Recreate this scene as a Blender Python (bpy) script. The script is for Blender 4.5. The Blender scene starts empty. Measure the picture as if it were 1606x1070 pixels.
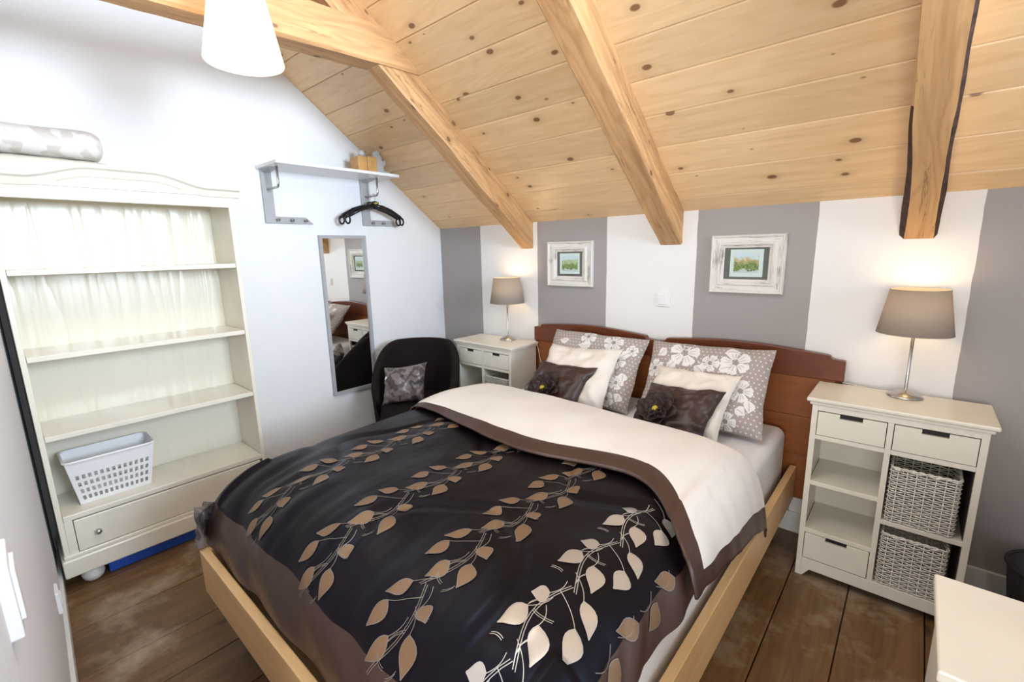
import bpy, bmesh, math, random
from mathutils import Vector, Matrix, noise
random.seed(7)
PI = math.pi
sc = bpy.context.scene
COL = sc.collection

# ------------------------------------------------------------------ camera
def make_camera():
    yaw, pitch, roll = math.radians(41.375), math.radians(-11.044), math.radians(-1.252)
    F = Vector((-math.sin(yaw)*math.cos(pitch), math.cos(yaw)*math.cos(pitch), math.sin(pitch)))
    R = F.cross(Vector((0, 0, 1))).normalized(); U = R.cross(F)
    R2 = R*math.cos(roll)+U*math.sin(roll); U2 = -R*math.sin(roll)+U*math.cos(roll)
    cd = bpy.data.cameras.new('camera'); co = bpy.data.objects.new('camera', cd); COL.objects.link(co)
    m = Matrix((R2, U2, -F)).transposed().to_4x4(); m.translation = Vector((2.903, -2.462, 1.397))
    co.matrix_world = m
    cd.sensor_width = 36; cd.lens = 36*724.4/1606; cd.clip_start = .02
    sc.camera = co
make_camera()

# ------------------------------------------------------------------ light
sc.view_settings.view_transform = 'Standard'; sc.view_settings.look = 'None'
sc.view_settings.gamma = 1; sc.view_settings.use_curve_mapping = False
sc.view_settings.exposure = 0.22
w = bpy.data.worlds.new('world'); sc.world = w; w.use_nodes = True
w.node_tree.nodes['Background'].inputs[0].default_value = (.97, .96, 1, 1)
w.node_tree.nodes['Background'].inputs[1].default_value = .32

def area(name, loc, target, size, energy, color, size_y=None):
    l = bpy.data.lights.new(name, 'AREA'); l.energy = energy; l.color = color; l.size = size
    if size_y: l.shape = 'RECTANGLE'; l.size_y = size_y
    o = bpy.data.objects.new(name, l); COL.objects.link(o); o.location = loc
    o.rotation_euler = (Vector(target)-Vector(loc)).to_track_quat('-Z', 'Y').to_euler()
    return o
def point(name, loc, energy, color, radius):
    l = bpy.data.lights.new(name, 'POINT'); l.energy = energy; l.color = color; l.shadow_soft_size = radius
    o = bpy.data.objects.new(name, l); COL.objects.link(o); o.location = loc
    return o
area('daylight_skylight', (1.9, -1.75, 2.75), (1.2, -1.5, .5), .9, 19, (.86, .93, 1), .9)
k = area('daylight_window', (5.0, -1.55, 1.95), (0, -1.8, 2.5), 1.2, 44, (.70, .85, 1), 1.1); k.data.spread = math.radians(78)
area('daylight_rear_window', (3.3, -4.1, 1.25), (2.2, 0, 1.5), 1.4, 50, (1, .975, .94), 1.2)
l = bpy.data.lights.new('camera_flash', 'SPOT'); l.energy = 11; l.color = (.86, .93, 1); l.shadow_soft_size = .09  # added spot standing in for the on-camera flash, not daylight
l.spot_size = math.radians(105); l.spot_blend = .6
k = bpy.data.objects.new('camera_flash', l); COL.objects.link(k); k.location = (3.2, -2.44, 1.74)
k.rotation_euler = (Vector((0, -1.7, 1.85))-k.location).to_track_quat('-Z', 'Y').to_euler()

# ------------------------------------------------------------------ materials
def nmat(name):
    m = bpy.data.materials.new(name); m.use_nodes = True
    nt = m.node_tree; b = nt.nodes['Principled BSDF']
    return m, nt, b
def N(nt, t, **k):
    n = nt.nodes.new(t)
    for a, v in k.items(): setattr(n, a, v)
    return n
def mathn(nt, op, a, b=None, c=None):
    n = N(nt, 'ShaderNodeMath', operation=op)
    for i, v in enumerate((a, b, c)):
        if v is None: continue
        if isinstance(v, (int, float)): n.inputs[i].default_value = v
        else: nt.links.new(v, n.inputs[i])
    return n.outputs[0]
def mix(nt, f, a, b):
    n = N(nt, 'ShaderNodeMix', data_type='RGBA')
    for s, v in ((0, f), (6, a), (7, b)):
        if isinstance(v, (int, float)): n.inputs[s].default_value = v
        elif isinstance(v, tuple): n.inputs[s].default_value = (*v, 1)
        else: nt.links.new(v, n.inputs[s])
    return n.outputs[2]
def coords(nt, kind='Object', scale=(1, 1, 1)):
    tc = N(nt, 'ShaderNodeTexCoord'); mp = N(nt, 'ShaderNodeMapping'); mp.inputs['Scale'].default_value = scale
    nt.links.new(tc.outputs[kind], mp.inputs[0]); return mp.outputs[0]
def noisen(nt, vec, scale, detail=3, rough=.5):
    n = N(nt, 'ShaderNodeTexNoise'); n.inputs['Scale'].default_value = scale
    n.inputs['Detail'].default_value = detail; n.inputs['Roughness'].default_value = rough
    nt.links.new(vec, n.inputs['Vector']); return n.outputs['Fac']
def bump(nt, b, h, strength, dist=.01):
    n = N(nt, 'ShaderNodeBump'); n.inputs['Strength'].default_value = strength; n.inputs['Distance'].default_value = dist
    nt.links.new(h, n.inputs['Height']); nt.links.new(n.outputs[0], b.inputs['Normal'])
def ramp(nt, f, lo, hi):
    n = N(nt, 'ShaderNodeMapRange'); n.inputs[1].default_value = lo; n.inputs[2].default_value = hi
    nt.links.new(f, n.inputs[0]); return n.outputs[0]

def plain(name, col, rough=.5, metal=0, spec=None, var=.06, nscale=12, bmp=0, bscale=60, sheen=0):
    m, nt, b = nmat(name)
    v = coords(nt); f = noisen(nt, v, nscale)
    c2 = tuple(max(0, x*(1-var*3)) for x in col)
    nt.links.new(mix(nt, ramp(nt, f, .35, .75), col, c2), b.inputs['Base Color'])
    b.inputs['Roughness'].default_value = rough; b.inputs['Metallic'].default_value = metal
    if spec is not None: b.inputs['Specular IOR Level'].default_value = spec
    if sheen: b.inputs['Sheen Weight'].default_value = sheen
    if bmp: bump(nt, b, noisen(nt, v, bscale, 2), bmp, .004)
    return m

def wood(name, base, dark, knot, rough=.45, board_var=.18, grain=(2.2, 38), knot_amt=.5, knot_scale=3.2, island=True, bmp=.12, stain=None, small=0, crack=0):
    """uv: u runs along the grain in metres, v across"""
    m, nt, b = nmat(name)
    uv = coords(nt, 'UV')
    sep = N(nt, 'ShaderNodeSeparateXYZ'); nt.links.new(uv, sep.inputs[0])
    # warp for grain lines
    mp = N(nt, 'ShaderNodeMapping'); mp.inputs['Scale'].default_value = (grain[0], grain[1], 1); nt.links.new(uv, mp.inputs[0])
    g = noisen(nt, mp.outputs[0], 1.0, 4, .6)
    mp2 = N(nt, 'ShaderNodeMapping'); mp2.inputs['Scale'].default_value = (1.1, 7, 1); nt.links.new(uv, mp2.inputs[0])
    g2 = noisen(nt, mp2.outputs[0], 1.0, 2)
    # cathedral rings
    rings = mathn(nt, 'SINE', mathn(nt, 'MULTIPLY', g2, 70))
    gm = mathn(nt, 'ADD', mathn(nt, 'MULTIPLY', ramp(nt, g, .38, .68), .6), mathn(nt, 'MULTIPLY', ramp(nt, rings, -.2, 1), .3))
    c = mix(nt, gm, base, dark)
    if island:
        geo = N(nt, 'ShaderNodeNewGeometry')
        hs = N(nt, 'ShaderNodeHueSaturation'); nt.links.new(c, hs.inputs['Color'])
        nt.links.new(mathn(nt, 'ADD', mathn(nt, 'MULTIPLY', geo.outputs['Random Per Island'], board_var*2), 1-board_var), hs.inputs['Value'])
        c = hs.outputs[0]
    # knots
    mp3 = N(nt, 'ShaderNodeMapping'); mp3.inputs['Scale'].default_value = (knot_scale*.75, knot_scale*1.25, 1); nt.links.new(uv, mp3.inputs[0])
    vor = N(nt, 'ShaderNodeTexVoronoi', voronoi_dimensions='2D'); vor.inputs['Scale'].default_value = 1; nt.links.new(mp3.outputs[0], vor.inputs['Vector'])
    sc_ = N(nt, 'ShaderNodeSeparateColor'); nt.links.new(vor.outputs['Color'], sc_.inputs[0])
    rad = mathn(nt, 'MULTIPLY', mathn(nt, 'SUBTRACT', sc_.outputs[0], 1-knot_amt), .17)
    rad = mathn(nt, 'MINIMUM', rad, .055)
    d = mathn(nt, 'SUBTRACT', vor.outputs['Distance'], rad)
    k = N(nt, 'ShaderNodeMapRange'); k.inputs[1].default_value = .02; k.inputs[2].default_value = -.005; nt.links.new(d, k.inputs[0])
    has = mathn(nt, 'GREATER_THAN', rad, .008)
    halo = N(nt, 'ShaderNodeMapRange'); halo.inputs[1].default_value = .13; halo.inputs[2].default_value = .0; nt.links.new(d, halo.inputs[0])
    c = mix(nt, mathn(nt, 'MULTIPLY', mathn(nt, 'MULTIPLY', halo.outputs[0], has), .38), c, tuple(x*.72 for x in dark))
    c = mix(nt, mathn(nt, 'MULTIPLY', mathn(nt, 'MULTIPLY', k.outputs[0], has), .9), c, knot)
    if small:
        mp4 = N(nt, 'ShaderNodeMapping'); mp4.inputs['Scale'].default_value = (4.2, 8.5, 1); mp4.inputs['Location'].default_value = (3.7, 1.9, 0); nt.links.new(uv, mp4.inputs[0])
        v2 = N(nt, 'ShaderNodeTexVoronoi', voronoi_dimensions='2D'); v2.inputs['Scale'].default_value = 1; nt.links.new(mp4.outputs[0], v2.inputs['Vector'])
        s4 = N(nt, 'ShaderNodeSeparateColor'); nt.links.new(v2.outputs['Color'], s4.inputs[0])
        r4 = mathn(nt, 'MULTIPLY', mathn(nt, 'SUBTRACT', s4.outputs[1], 1-small), .28)
        d4 = mathn(nt, 'SUBTRACT', v2.outputs['Distance'], r4)
        k4 = N(nt, 'ShaderNodeMapRange'); k4.inputs[1].default_value = .02; k4.inputs[2].default_value = -.02; nt.links.new(d4, k4.inputs[0])
        c = mix(nt, mathn(nt, 'MULTIPLY', mathn(nt, 'MULTIPLY', k4.outputs[0], mathn(nt, 'GREATER_THAN', r4, .01)), .8), c, knot)
    if crack:
        mp5 = N(nt, 'ShaderNodeMapping'); mp5.inputs['Scale'].default_value = (1.3, 22, 1); mp5.inputs['Location'].default_value = (1.1, 4.2, 0); nt.links.new(uv, mp5.inputs[0])
        n5 = noisen(nt, mp5.outputs[0], 1.0, 5, .55)
        l5 = mathn(nt, 'SUBTRACT', 1, ramp(nt, mathn(nt, 'ABSOLUTE', mathn(nt, 'SUBTRACT', n5, .5)), .0, .012))
        m5 = ramp(nt, noisen(nt, uv, 3.1, 2), .45, .60)
        c = mix(nt, mathn(nt, 'MULTIPLY', mathn(nt, 'MULTIPLY', l5, m5), crack), c, tuple(x*.35 for x in dark))
        n6 = noisen(nt, mp5.outputs[0], .55, 3)
        c = mix(nt, mathn(nt, 'MULTIPLY', ramp(nt, n6, .45, .75), .45), c, tuple(x*.8 for x in dark))
    if stain:
        o = coords(nt, 'Object'); s1 = noisen(nt, o, 2.3, 5, .65)
        c = mix(nt, mathn(nt, 'MULTIPLY', ramp(nt, s1, .52, .72), stain[1]), c, stain[0])
    nt.links.new(c, b.inputs['Base Color']); b.inputs['Roughness'].default_value = rough
    if bmp: bump(nt, b, g, bmp, .003)
    return m

M = {}
M['white'] = plain('white_paint', (.80, .80, .78), .45, bmp=.0, var=.02)
M['wallpaper'] = plain('white_woodchip_wall', (.83, .83, .84), .75, var=.003, bmp=.35, bscale=160)
M['cream'] = plain('cream_lacquer', (.82, .77, .66), .26, var=.03, nscale=5, bmp=.08, bscale=14)
M['cabwhite'] = plain('off_white_lacquer', (.80, .76, .66), .3, var=.03, nscale=6, bmp=.06, bscale=30)
M['trim'] = plain('trim_paint', (.78, .79, .77), .4, var=.03)
M['black'] = plain('black_slot', (.004, .004, .005), .6, var=0)
M['shadow_in'] = plain('painted_shadow', (.03, .022, .02), .8, var=.1)  # shade inside the cabinet, put into a colour
M['rattan'] = plain('white_rattan', (.86, .82, .73), .5, var=.12, nscale=90)
M['greymetal'] = plain('grey_painted_board', (.42, .42, .43), .4, var=.03)
M['chrome'] = plain('brushed_metal', (.55, .54, .52), .32, 1, var=.05)
M['shade'] = None
M['birch'] = wood('birch_veneer', (.76, .50, .25), (.66, .41, .19), (.5, .28, .12), .32, 0, (1.2, 26), knot_amt=.0, island=False, bmp=.02)
M['pine_ceiling'] = wood('pine_boards', (.86, .61, .355), (.75, .49, .25), (.20, .085, .035), .36, .13, (1.8, 30), knot_amt=.50, knot_scale=4.4, bmp=.05, small=.16)
M['beam'] = wood('old_spruce_beam', (.66, .39, .18), (.40, .205, .085), (.17, .07, .03), .6, .04, (1.6, 26), knot_amt=.60, knot_scale=5.5, bmp=.6, small=.2, crack=.85)
M['bark'] = plain('dark_bark', (.07, .032, .018), .85, var=.25, nscale=30, bmp=.8, bscale=50)
M['floor'] = wood('old_floorboards', (.20, .108, .045), (.11, .055, .022), (.05, .025, .012), .42, .18, (1.6, 24), knot_amt=.45, knot_scale=2.6, bmp=.25, crack=.5, stain=((.50, .42, .31), .85))
M['redpine'] = wood('red_stained_pine', (.155, .040, .012), (.095, .022, .008), (.05, .012, .005), .3, 0, (1.8, 26), knot_amt=.45, knot_scale=6, island=False, bmp=.05)
M['redpine2'] = wood('orange_pine_panel', (.30, .098, .028), (.21, .062, .017), (.06, .015, .006), .3, 0, (1.8, 26), knot_amt=.6, knot_scale=5, island=False, bmp=.05, small=.12)
M['blue'] = plain('blue_plastic', (.02, .10, .55), .4, var=.05)
M['plastic'] = plain('white_plastic', (.85, .85, .86), .35, var=.01)
M['blackplastic'] = plain('black_plastic', (.008, .008, .010), .3, var=0)
M['yellow'] = plain('yellow_button', (.55, .42, .04), .5, var=.05)
M['chair'] = plain('dark_brown_felt', (.014, .0085, .008), .9, var=.1, nscale=60, bmp=.3, bscale=400, spec=.2)
M['sheet'] = plain('white_cotton_sheet', (.82, .82, .84), .8, var=.02, bmp=.25, bscale=9)
M['lining'] = plain('ivory_cotton_lining', (.80, .76, .72), .75, var=.03, nscale=4, bmp=.5, bscale=7)
M['ivory'] = plain('ivory_cushion_satin', (.80, .74, .67), .55, var=.03, nscale=5, bmp=.35, bscale=12)
M['petal'] = plain('brown_organza', (.036, .017, .015), .7, var=.1)
M['photo_mat'] = plain('grey_green_mat', (.13, .14, .12), .8, var=.03)
M['paper'] = plain('pale_paper', (.62, .74, .72), .8, var=.02)
M['flowerwhite'] = plain('white_print', (.83, .81, .80), .75, var=.03)
M['taupe_line'] = plain('taupe_print', (.33, .28, .255), .8, var=.02)
M['softblock'] = plain('orange_block_wood', (.68, .37, .12), .5, var=.1)
M['silverwood'] = plain('grey_painted_wood', (.55, .56, .57), .5, var=.05)
M['mirror'] = None

def satin(name, col, rough, streak=1.0, aniso=.4, metal=0, spec=.6):
    m, nt, b = nmat(name)
    v = coords(nt, 'Object', (1.0, 1.0, 1.0))
    f = noisen(nt, v, 5, 4)
    nt.links.new(mix(nt, ramp(nt, f, .3, .7), col, tuple(x*.8 for x in col)), b.inputs['Base Color'])
    b.inputs['Roughness'].default_value = rough; b.inputs['Metallic'].default_value = metal
    b.inputs['Specular IOR Level'].default_value = spec
    v2 = coords(nt, 'Object', (3.2, 2.0, 2.4)); h = noisen(nt, v2, 2.2, 2, .45)
    bump(nt, b, h, .32*streak, .035)
    return m
M['duvet'] = satin('dark_brown_satin', (.006, .0035, .0038), .40, .9, spec=.24)
M['duvet'].node_tree.nodes['Principled BSDF'].inputs['Specular Tint'].default_value = (.50, .60, .95, 1)
M['border'] = satin('chocolate_satin_border', (.060, .028, .021), .38, .8)
M['browncushion'] = satin('chocolate_satin_cushion', (.048, .022, .017), .42, .8, spec=.5)
M['gold'] = satin('bronze_leaf_thread', (.20, .112, .055), .45, .3)
M['leafsheen'] = satin('bronze_leaf_sheen', (.62, .57, .52), .30, .3, metal=.6)  # bronze leaves catching the light, the sheen put into the colour
M['thread'] = satin('pale_stitching', (.20, .17, .15), .4, .2)
M['threadsheen'] = satin('stitching_sheen', (.60, .58, .56), .35, .2, metal=.5)  # same sheen put into the stitching colour

def damask(name, c1, c2, scale):
    m, nt, b = nmat(name)
    v = coords(nt, 'Object'); n1 = noisen(nt, v, scale, 3)
    mus = mathn(nt, 'SINE', mathn(nt, 'MULTIPLY', n1, 34))
    nt.links.new(mix(nt, ramp(nt, mus, -.25, .25), c1, c2), b.inputs['Base Color'])
    b.inputs['Roughness'].default_value = .32; bump(nt, b, noisen(nt, v, 9, 3), .4, .02)
    return m
M['damask'] = damask('grey_damask_satin', (.19, .155, .15), (.075, .060, .060), 9)
M['quilt'] = damask('ivory_taupe_quilt', (.74, .71, .68), (.60, .545, .51), 5)

def make_wallback():
    m, nt, b = nmat('striped_wall_paint')
    tc = N(nt, 'ShaderNodeTexCoord'); s = N(nt, 'ShaderNodeSeparateXYZ'); nt.links.new(tc.outputs['Object'], s.inputs[0])
    wob = mathn(nt, 'MULTIPLY', mathn(nt, 'SUBTRACT', noisen(nt, tc.outputs['Object'], 9, 2), .5), .010)
    x = mathn(nt, 'ADD', s.outputs[0], wob)
    acc = None
    for a, c in ((-1, .449), (.977, 1.496), (2.02, 2.542), (3.055, 3.60)):
        g = mathn(nt, 'MULTIPLY', mathn(nt, 'GREATER_THAN', x, a), mathn(nt, 'LESS_THAN', x, c))
        acc = g if acc is None else mathn(nt, 'ADD', acc, g)
    nt.links.new(mix(nt, acc, (.84, .83, .82), (.36, .335, .33)), b.inputs['Base Color'])
    b.inputs['Roughness'].default_value = .62
    bump(nt, b, noisen(nt, coords(nt), 120, 2), .12, .003)
    return m
def make_wallleft():
    m, nt, b = nmat('left_wall_paint')
    tc = N(nt, 'ShaderNodeTexCoord'); s = N(nt, 'ShaderNodeSeparateXYZ'); nt.links.new(tc.outputs['Object'], s.inputs[0])
    g = mathn(nt, 'LESS_THAN', s.outputs[0], .27)
    nt.links.new(mix(nt, g, (.83, .84, .90), (.24, .25, .245)), b.inputs['Base Color'])
    b.inputs['Roughness'].default_value = .75
    bump(nt, b, noisen(nt, coords(nt, 'Object', (1, 1, .25)), 220, 2), .5, .003)
    return m
def make_floral():
    m, nt, b = nmat('taupe_dotted_cotton')
    uv = coords(nt, 'UV', (1/.021, 1/.021, 1)); s = N(nt, 'ShaderNodeSeparateXYZ'); nt.links.new(uv, s.inputs[0])
    row = mathn(nt, 'FLOOR', s.outputs[1]); off = mathn(nt, 'MULTIPLY', mathn(nt, 'MODULO', row, 2), .5)
    fx = mathn(nt, 'SUBTRACT', mathn(nt, 'FRACT', mathn(nt, 'ADD', s.outputs[0], off)), .5)
    fy = mathn(nt, 'SUBTRACT', mathn(nt, 'FRACT', s.outputs[1]), .5)
    r = mathn(nt, 'SQRT', mathn(nt, 'ADD', mathn(nt, 'MULTIPLY', fx, fx), mathn(nt, 'MULTIPLY', fy, fy)))
    f = mathn(nt, 'LESS_THAN', r, .19)
    nt.links.new(mix(nt, f, (.385, .335, .31), (.66, .62, .60)), b.inputs['Base Color'])
    b.inputs['Roughness'].default_value = .75
    bump(nt, b, noisen(nt, coords(nt), 11, 3), .35, .015)
    return m
def make_distressed():
    m, nt, b = nmat('distressed_white_frame')
    v = coords(nt, 'UV', (5, 60, 1)); f = noisen(nt, v, 1, 5, .7)
    g = noisen(nt, coords(nt), 14, 2)
    k = mathn(nt, 'MULTIPLY', ramp(nt, f, .52, .64), ramp(nt, g, .32, .55))
    nt.links.new(mix(nt, k, (.74, .72, .68), (.27, .24, .21)), b.inputs['Base Color'])
    b.inputs['Roughness'].default_value = .6; bump(nt, b, f, .25, .003)
    return m
def make_watercolour(name, seed, warm):
    m, nt, b = nmat(name)
    tc = N(nt, 'ShaderNodeTexCoord'); mp = N(nt, 'ShaderNodeMapping'); mp.inputs['Location'].default_value = (seed, seed*.7, 0)
    nt.links.new(tc.outputs['UV'], mp.inputs[0]); s = N(nt, 'ShaderNodeSeparateXYZ'); nt.links.new(tc.outputs['UV'], s.inputs[0])
    n1 = noisen(nt, mp.outputs[0], 5, 4); n2 = noisen(nt, mp.outputs[0], 13, 3)
    hgt = mathn(nt, 'ADD', s.outputs[1], mathn(nt, 'MULTIPLY', mathn(nt, 'SUBTRACT', n1, .5), .75))
    sky = (.55, .70, .74); green = (.26, .36, .12); dark = (.09, .13, .06)
    c = mix(nt, ramp(nt, n2, .42, .62), green, dark)
    c = mix(nt, ramp(nt, hgt, .42, .60), c, (.50, .42, .20) if warm else (.42, .52, .30))
    c = mix(nt, ramp(nt, hgt, .66, .80), c, sky)
    low = mathn(nt, 'LESS_THAN', hgt, .12)
    c = mix(nt, mathn(nt, 'MULTIPLY', low, .8), c, (.56, .68, .70))
    nt.links.new(c, b.inputs['Base Color']); b.inputs['Roughness'].default_value = .8
    return m
def make_backpanel():
    m, nt, b = nmat('creased_cream_film')
    b.inputs['Base Color'].default_value = (.82, .76, .63, 1); b.inputs['Roughness'].default_value = .22
    f = noisen(nt, coords(nt, 'Object', (1, 4.2, .4)), 2.0, 3, .5)
    r = mathn(nt, 'ABSOLUTE', mathn(nt, 'SUBTRACT', f, .5))
    bump(nt, b, mathn(nt, 'POWER', r, .6), .20, .035)
    return m
def make_shade(name, col, emit, estr):
    m, nt, b = nmat(name)
    for n in list(nt.nodes):
        if n.type == 'BSDF_PRINCIPLED': nt.nodes.remove(n)
    out = [n for n in nt.nodes if n.type == 'OUTPUT_MATERIAL'][0]
    d = N(nt, 'ShaderNodeBsdfDiffuse'); t = N(nt, 'ShaderNodeBsdfTranslucent'); mx = N(nt, 'ShaderNodeMixShader')
    v = coords(nt, 'Object', (1, 1, 1)); f = noisen(nt, v, 300, 1)
    c = mix(nt, f, col, tuple(x*.85 for x in col))
    nt.links.new(c, d.inputs[0]); nt.links.new(c, t.inputs[0]); mx.inputs[0].default_value = .35
    nt.links.new(d.outputs[0], mx.inputs[1]); nt.links.new(t.outputs[0], mx.inputs[2])
    last = mx.outputs[0]
    if estr:
        e = N(nt, 'ShaderNodeEmission'); e.inputs[0].default_value = (*emit, 1); e.inputs[1].default_value = estr
        a = N(nt, 'ShaderNodeAddShader'); nt.links.new(last, a.inputs[0]); nt.links.new(e.outputs[0], a.inputs[1]); last = a.outputs[0]
    nt.links.new(last, out.inputs[0]); return m
def emis(name, col, s):
    m, nt, b = nmat(name); b.inputs['Emission Color'].default_value = (*col, 1); b.inputs['Emission Strength'].default_value = s
    return m
M['wallback'] = make_wallback(); M['wallleft'] = make_wallleft(); M['floral'] = make_floral(); M['frame'] = make_distressed()
M['water1'] = make_watercolour('watercolour_trees', 2.3, False); M['water2'] = make_watercolour('watercolour_village', 7.1, True)
M['backpanel'] = make_backpanel()
M['shade'] = make_shade('taupe_linen_shade', (.56, .49, .42), (1, .8, .5), 0)
M['pshade'] = make_shade('ivory_pendant_shade', (.85, .80, .68), (1, .86, .60), 1.5)
M['bulb'] = emis('warm_bulb', (1, .72, .38), 14)
m_, nt_, b_ = nmat('mirror_glass'); b_.inputs['Metallic'].default_value = 1; b_.inputs['Roughness'].default_value = .015
b_.inputs['Base Color'].default_value = (.86, .88, .87, 1); M['mirror'] = m_

# ------------------------------------------------------------------ mesh helpers
class MB:
    def __init__(s): s.v = []; s.f = []; s.m = []; s.uv = []
    def face(s, idx, mi=0, uv=None): s.f.append(tuple(idx)); s.m.append(mi); s.uv.append(uv)
    def poly(s, pts, mi=0, uv=None):
        n = len(s.v); s.v += [tuple(p) for p in pts]; s.face(range(n, n+len(pts)), mi, uv)
    def box(s, x0, x1, y0, y1, z0, z1, mi=0, grain='x', off=None):
        if x0 > x1: x0, x1 = x1, x0
        if y0 > y1: y0, y1 = y1, y0
        if z0 > z1: z0, z1 = z1, z0
        n = len(s.v)
        P = [(x0, y0, z0), (x1, y0, z0), (x1, y1, z0), (x0, y1, z0), (x0, y0, z1), (x1, y0, z1), (x1, y1, z1), (x0, y1, z1)]
        s.v += P
        g = 'xyz'.index(grain); ou = off if off is not None else (n*.37) % 7
        for q in ((0, 3, 2, 1), (4, 5, 6, 7), (0, 1, 5, 4), (1, 2, 6, 5), (2, 3, 7, 6), (3, 0, 4, 7)):
            pts = [P[i] for i in q]
            ax = [a for a in range(3) if len({round(p[a], 6) for p in pts}) > 1]
            o = [a for a in ax if a != g]
            if g in ax: uv = [(p[g]+ou, p[o[0]]+ou*1.7) for p in pts]
            else: uv = [(p[ax[0]]*.2+ou, p[ax[-1]]+ou) for p in pts] if len(ax) == 2 else [(0, 0)]*4
            s.face([n+i for i in q], mi, uv)
        return s
    def grid(s, fn, nu, nv, mi=0, close_u=False, uvfn=None, mfn=None):
        n = len(s.v); cu = nu if close_u else nu+1
        for j in range(nv+1):
            for i in range(cu): s.v.append(tuple(fn(i/nu, j/nv)))
        for j in range(nv):
            for i in range(nu):
                i2 = (i+1) % cu
                m_ = mfn((i+.5)/nu, (j+.5)/nv) if mfn else mi
                if m_ is None: continue
                u = uvfn or (lambda a, b: (a, b))
                s.face((n+j*cu+i, n+j*cu+i2, n+(j+1)*cu+i2, n+(j+1)*cu+i), m_,
                       [u(i/nu, j/nv), u((i+1)/nu, j/nv), u((i+1)/nu, (j+1)/nv), u(i/nu, (j+1)/nv)])
        return s
    def lathe(s, prof, c, seg=40, mi=0):
        n = len(s.v)
        for r, z in prof:
            for k in range(seg):
                a = 2*PI*k/seg; s.v.append((c[0]+r*math.cos(a), c[1]+r*math.sin(a), c[2]+z))
        for j in range(len(prof)-1):
            for k in range(seg):
                k2 = (k+1) % seg
                s.face((n+j*seg+k, n+j*seg+k2, n+(j+1)*seg+k2, n+(j+1)*seg+k), mi)
        return s
    def tube(s, path, r, seg=8, mi=0, closed=False, cap=True):
        P = [Vector(p) for p in path]; n0 = len(s.v); up = Vector((.13, .21, .97)); cnt = len(P)
        for i, p in enumerate(P):
            if closed: t = (P[(i+1) % cnt]-P[i-1])
            else: t = P[min(i+1, cnt-1)]-P[max(i-1, 0)]
            t.normalize(); a = t.cross(up)
            if a.length < .05: a = t.cross(Vector((1, 0, 0)))
            a.normalize(); b = t.cross(a); rr = r[i] if isinstance(r, (list, tuple)) else r
            for k in range(seg):
                an = 2*PI*k/seg; q = p+a*rr*math.cos(an)+b*rr*math.sin(an); s.v.append(tuple(q))
        for i in range(cnt if closed else cnt-1):
            i2 = (i+1) % cnt
            for k in range(seg):
                k2 = (k+1) % seg; s.face((n0+i*seg+k, n0+i*seg+k2, n0+i2*seg+k2, n0+i2*seg+k), mi)
        if cap and not closed:
            s.face([n0+k for k in range(seg)][::-1], mi); s.face([n0+(cnt-1)*seg+k for k in range(seg)], mi)
        return s
    def prism(s, outline, fn, d0, d1, mi=0):
        """outline: 2d points; fn(a,b,d)->xyz"""
        n = len(s.v); k = len(outline)
        for d in (d0, d1):
            for a, b in outline: s.v.append(tuple(fn(a, b, d)))
        uv0 = [(a, b) for a, b in outline]
        s.face([n+i for i in range(k)][::-1], mi, uv0[::-1]); s.face([n+k+i for i in range(k)], mi, uv0)
        for i in range(k):
            j = (i+1) % k
            s.face((n+i, n+j, n+k+j, n+k+i), mi, [outline[i], outline[j], (outline[j][0], outline[j][1]+abs(d1-d0)), (outline[i][0], outline[i][1]+abs(d1-d0))])
        return s
    def build(s, name, mats, parent=None, bevel=0, smooth=False, seg=2, solid=0, sub=0, fix=True):
        me = bpy.data.meshes.new(name); me.from_pydata(s.v, [], s.f)
        if not isinstance(mats, (list, tuple)): mats = [mats]
        for m in mats: me.materials.append(m)
        for p, mi in zip(me.polygons, s.m): p.material_index = mi; p.use_smooth = smooth
        ul = me.uv_layers.new(name='UVMap')
        for p, uv in zip(me.polygons, s.uv):
            for k, li in enumerate(p.loop_indices):
                if uv: ul.data[li].uv = uv[k]
                else:
                    co = me.vertices[me.loops[li].vertex_index].co; ul.data[li].uv = (co.x+co.y, co.z)
        if fix:
            bm = bmesh.new(); bm.from_mesh(me); bmesh.ops.recalc_face_normals(bm, faces=bm.faces); bm.to_mesh(me); bm.free()
        me.update()
        o = bpy.data.objects.new(name, me); COL.objects.link(o)
        if parent:
            o.parent = parent
            o.matrix_parent_inverse = Matrix.Identity(4)
            o.location = -parent.location if parent.get('_root') else (0, 0, 0)
        if solid: md = o.modifiers.new('solid', 'SOLIDIFY'); md.thickness = solid; md.offset = 0
        if bevel:
            md = o.modifiers.new('bevel', 'BEVEL'); md.width = bevel; md.segments = seg; md.limit_method = 'ANGLE'; md.angle_limit = .6
            md.harden_normals = False
        if sub: md = o.modifiers.new('sub', 'SUBSURF'); md.levels = sub; md.render_levels = sub
        return o

def thing(name, label, cat, loc=(0, 0, 0), group=None):
    o = bpy.data.objects.new(name, None); COL.objects.link(o); o.empty_display_size = .05
    o.location = loc; o['label'] = label; o['category'] = cat; o['_root'] = 1
    if group: o['group'] = group
    return o
def tag(o, label, cat, group=None):
    o['label'] = label; o['category'] = cat
    if group: o['group'] = group
    return o
def struct(o): o['kind'] = 'structure'; return o
def lerp(a, b, t): return a+(b-a)*t
def interp(tab, x):
    if x <= tab[0][0]: return tab[0][1]
    for (a, b), (c, d) in zip(tab, tab[1:]):
        if x <= c:
            t = (x-a)/(c-a); return b+(d-b)*t
    return tab[-1][1]
def smoothtab(tab, x, w=.03):
    return sum(interp(tab, x+k*w)*wt for k, wt in ((-1, .2), (-.5, .2), (0, .2), (.5, .2), (1, .2)))
def sstep(t): t = max(0, min(1, t)); return t*t*(3-2*t)

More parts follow.
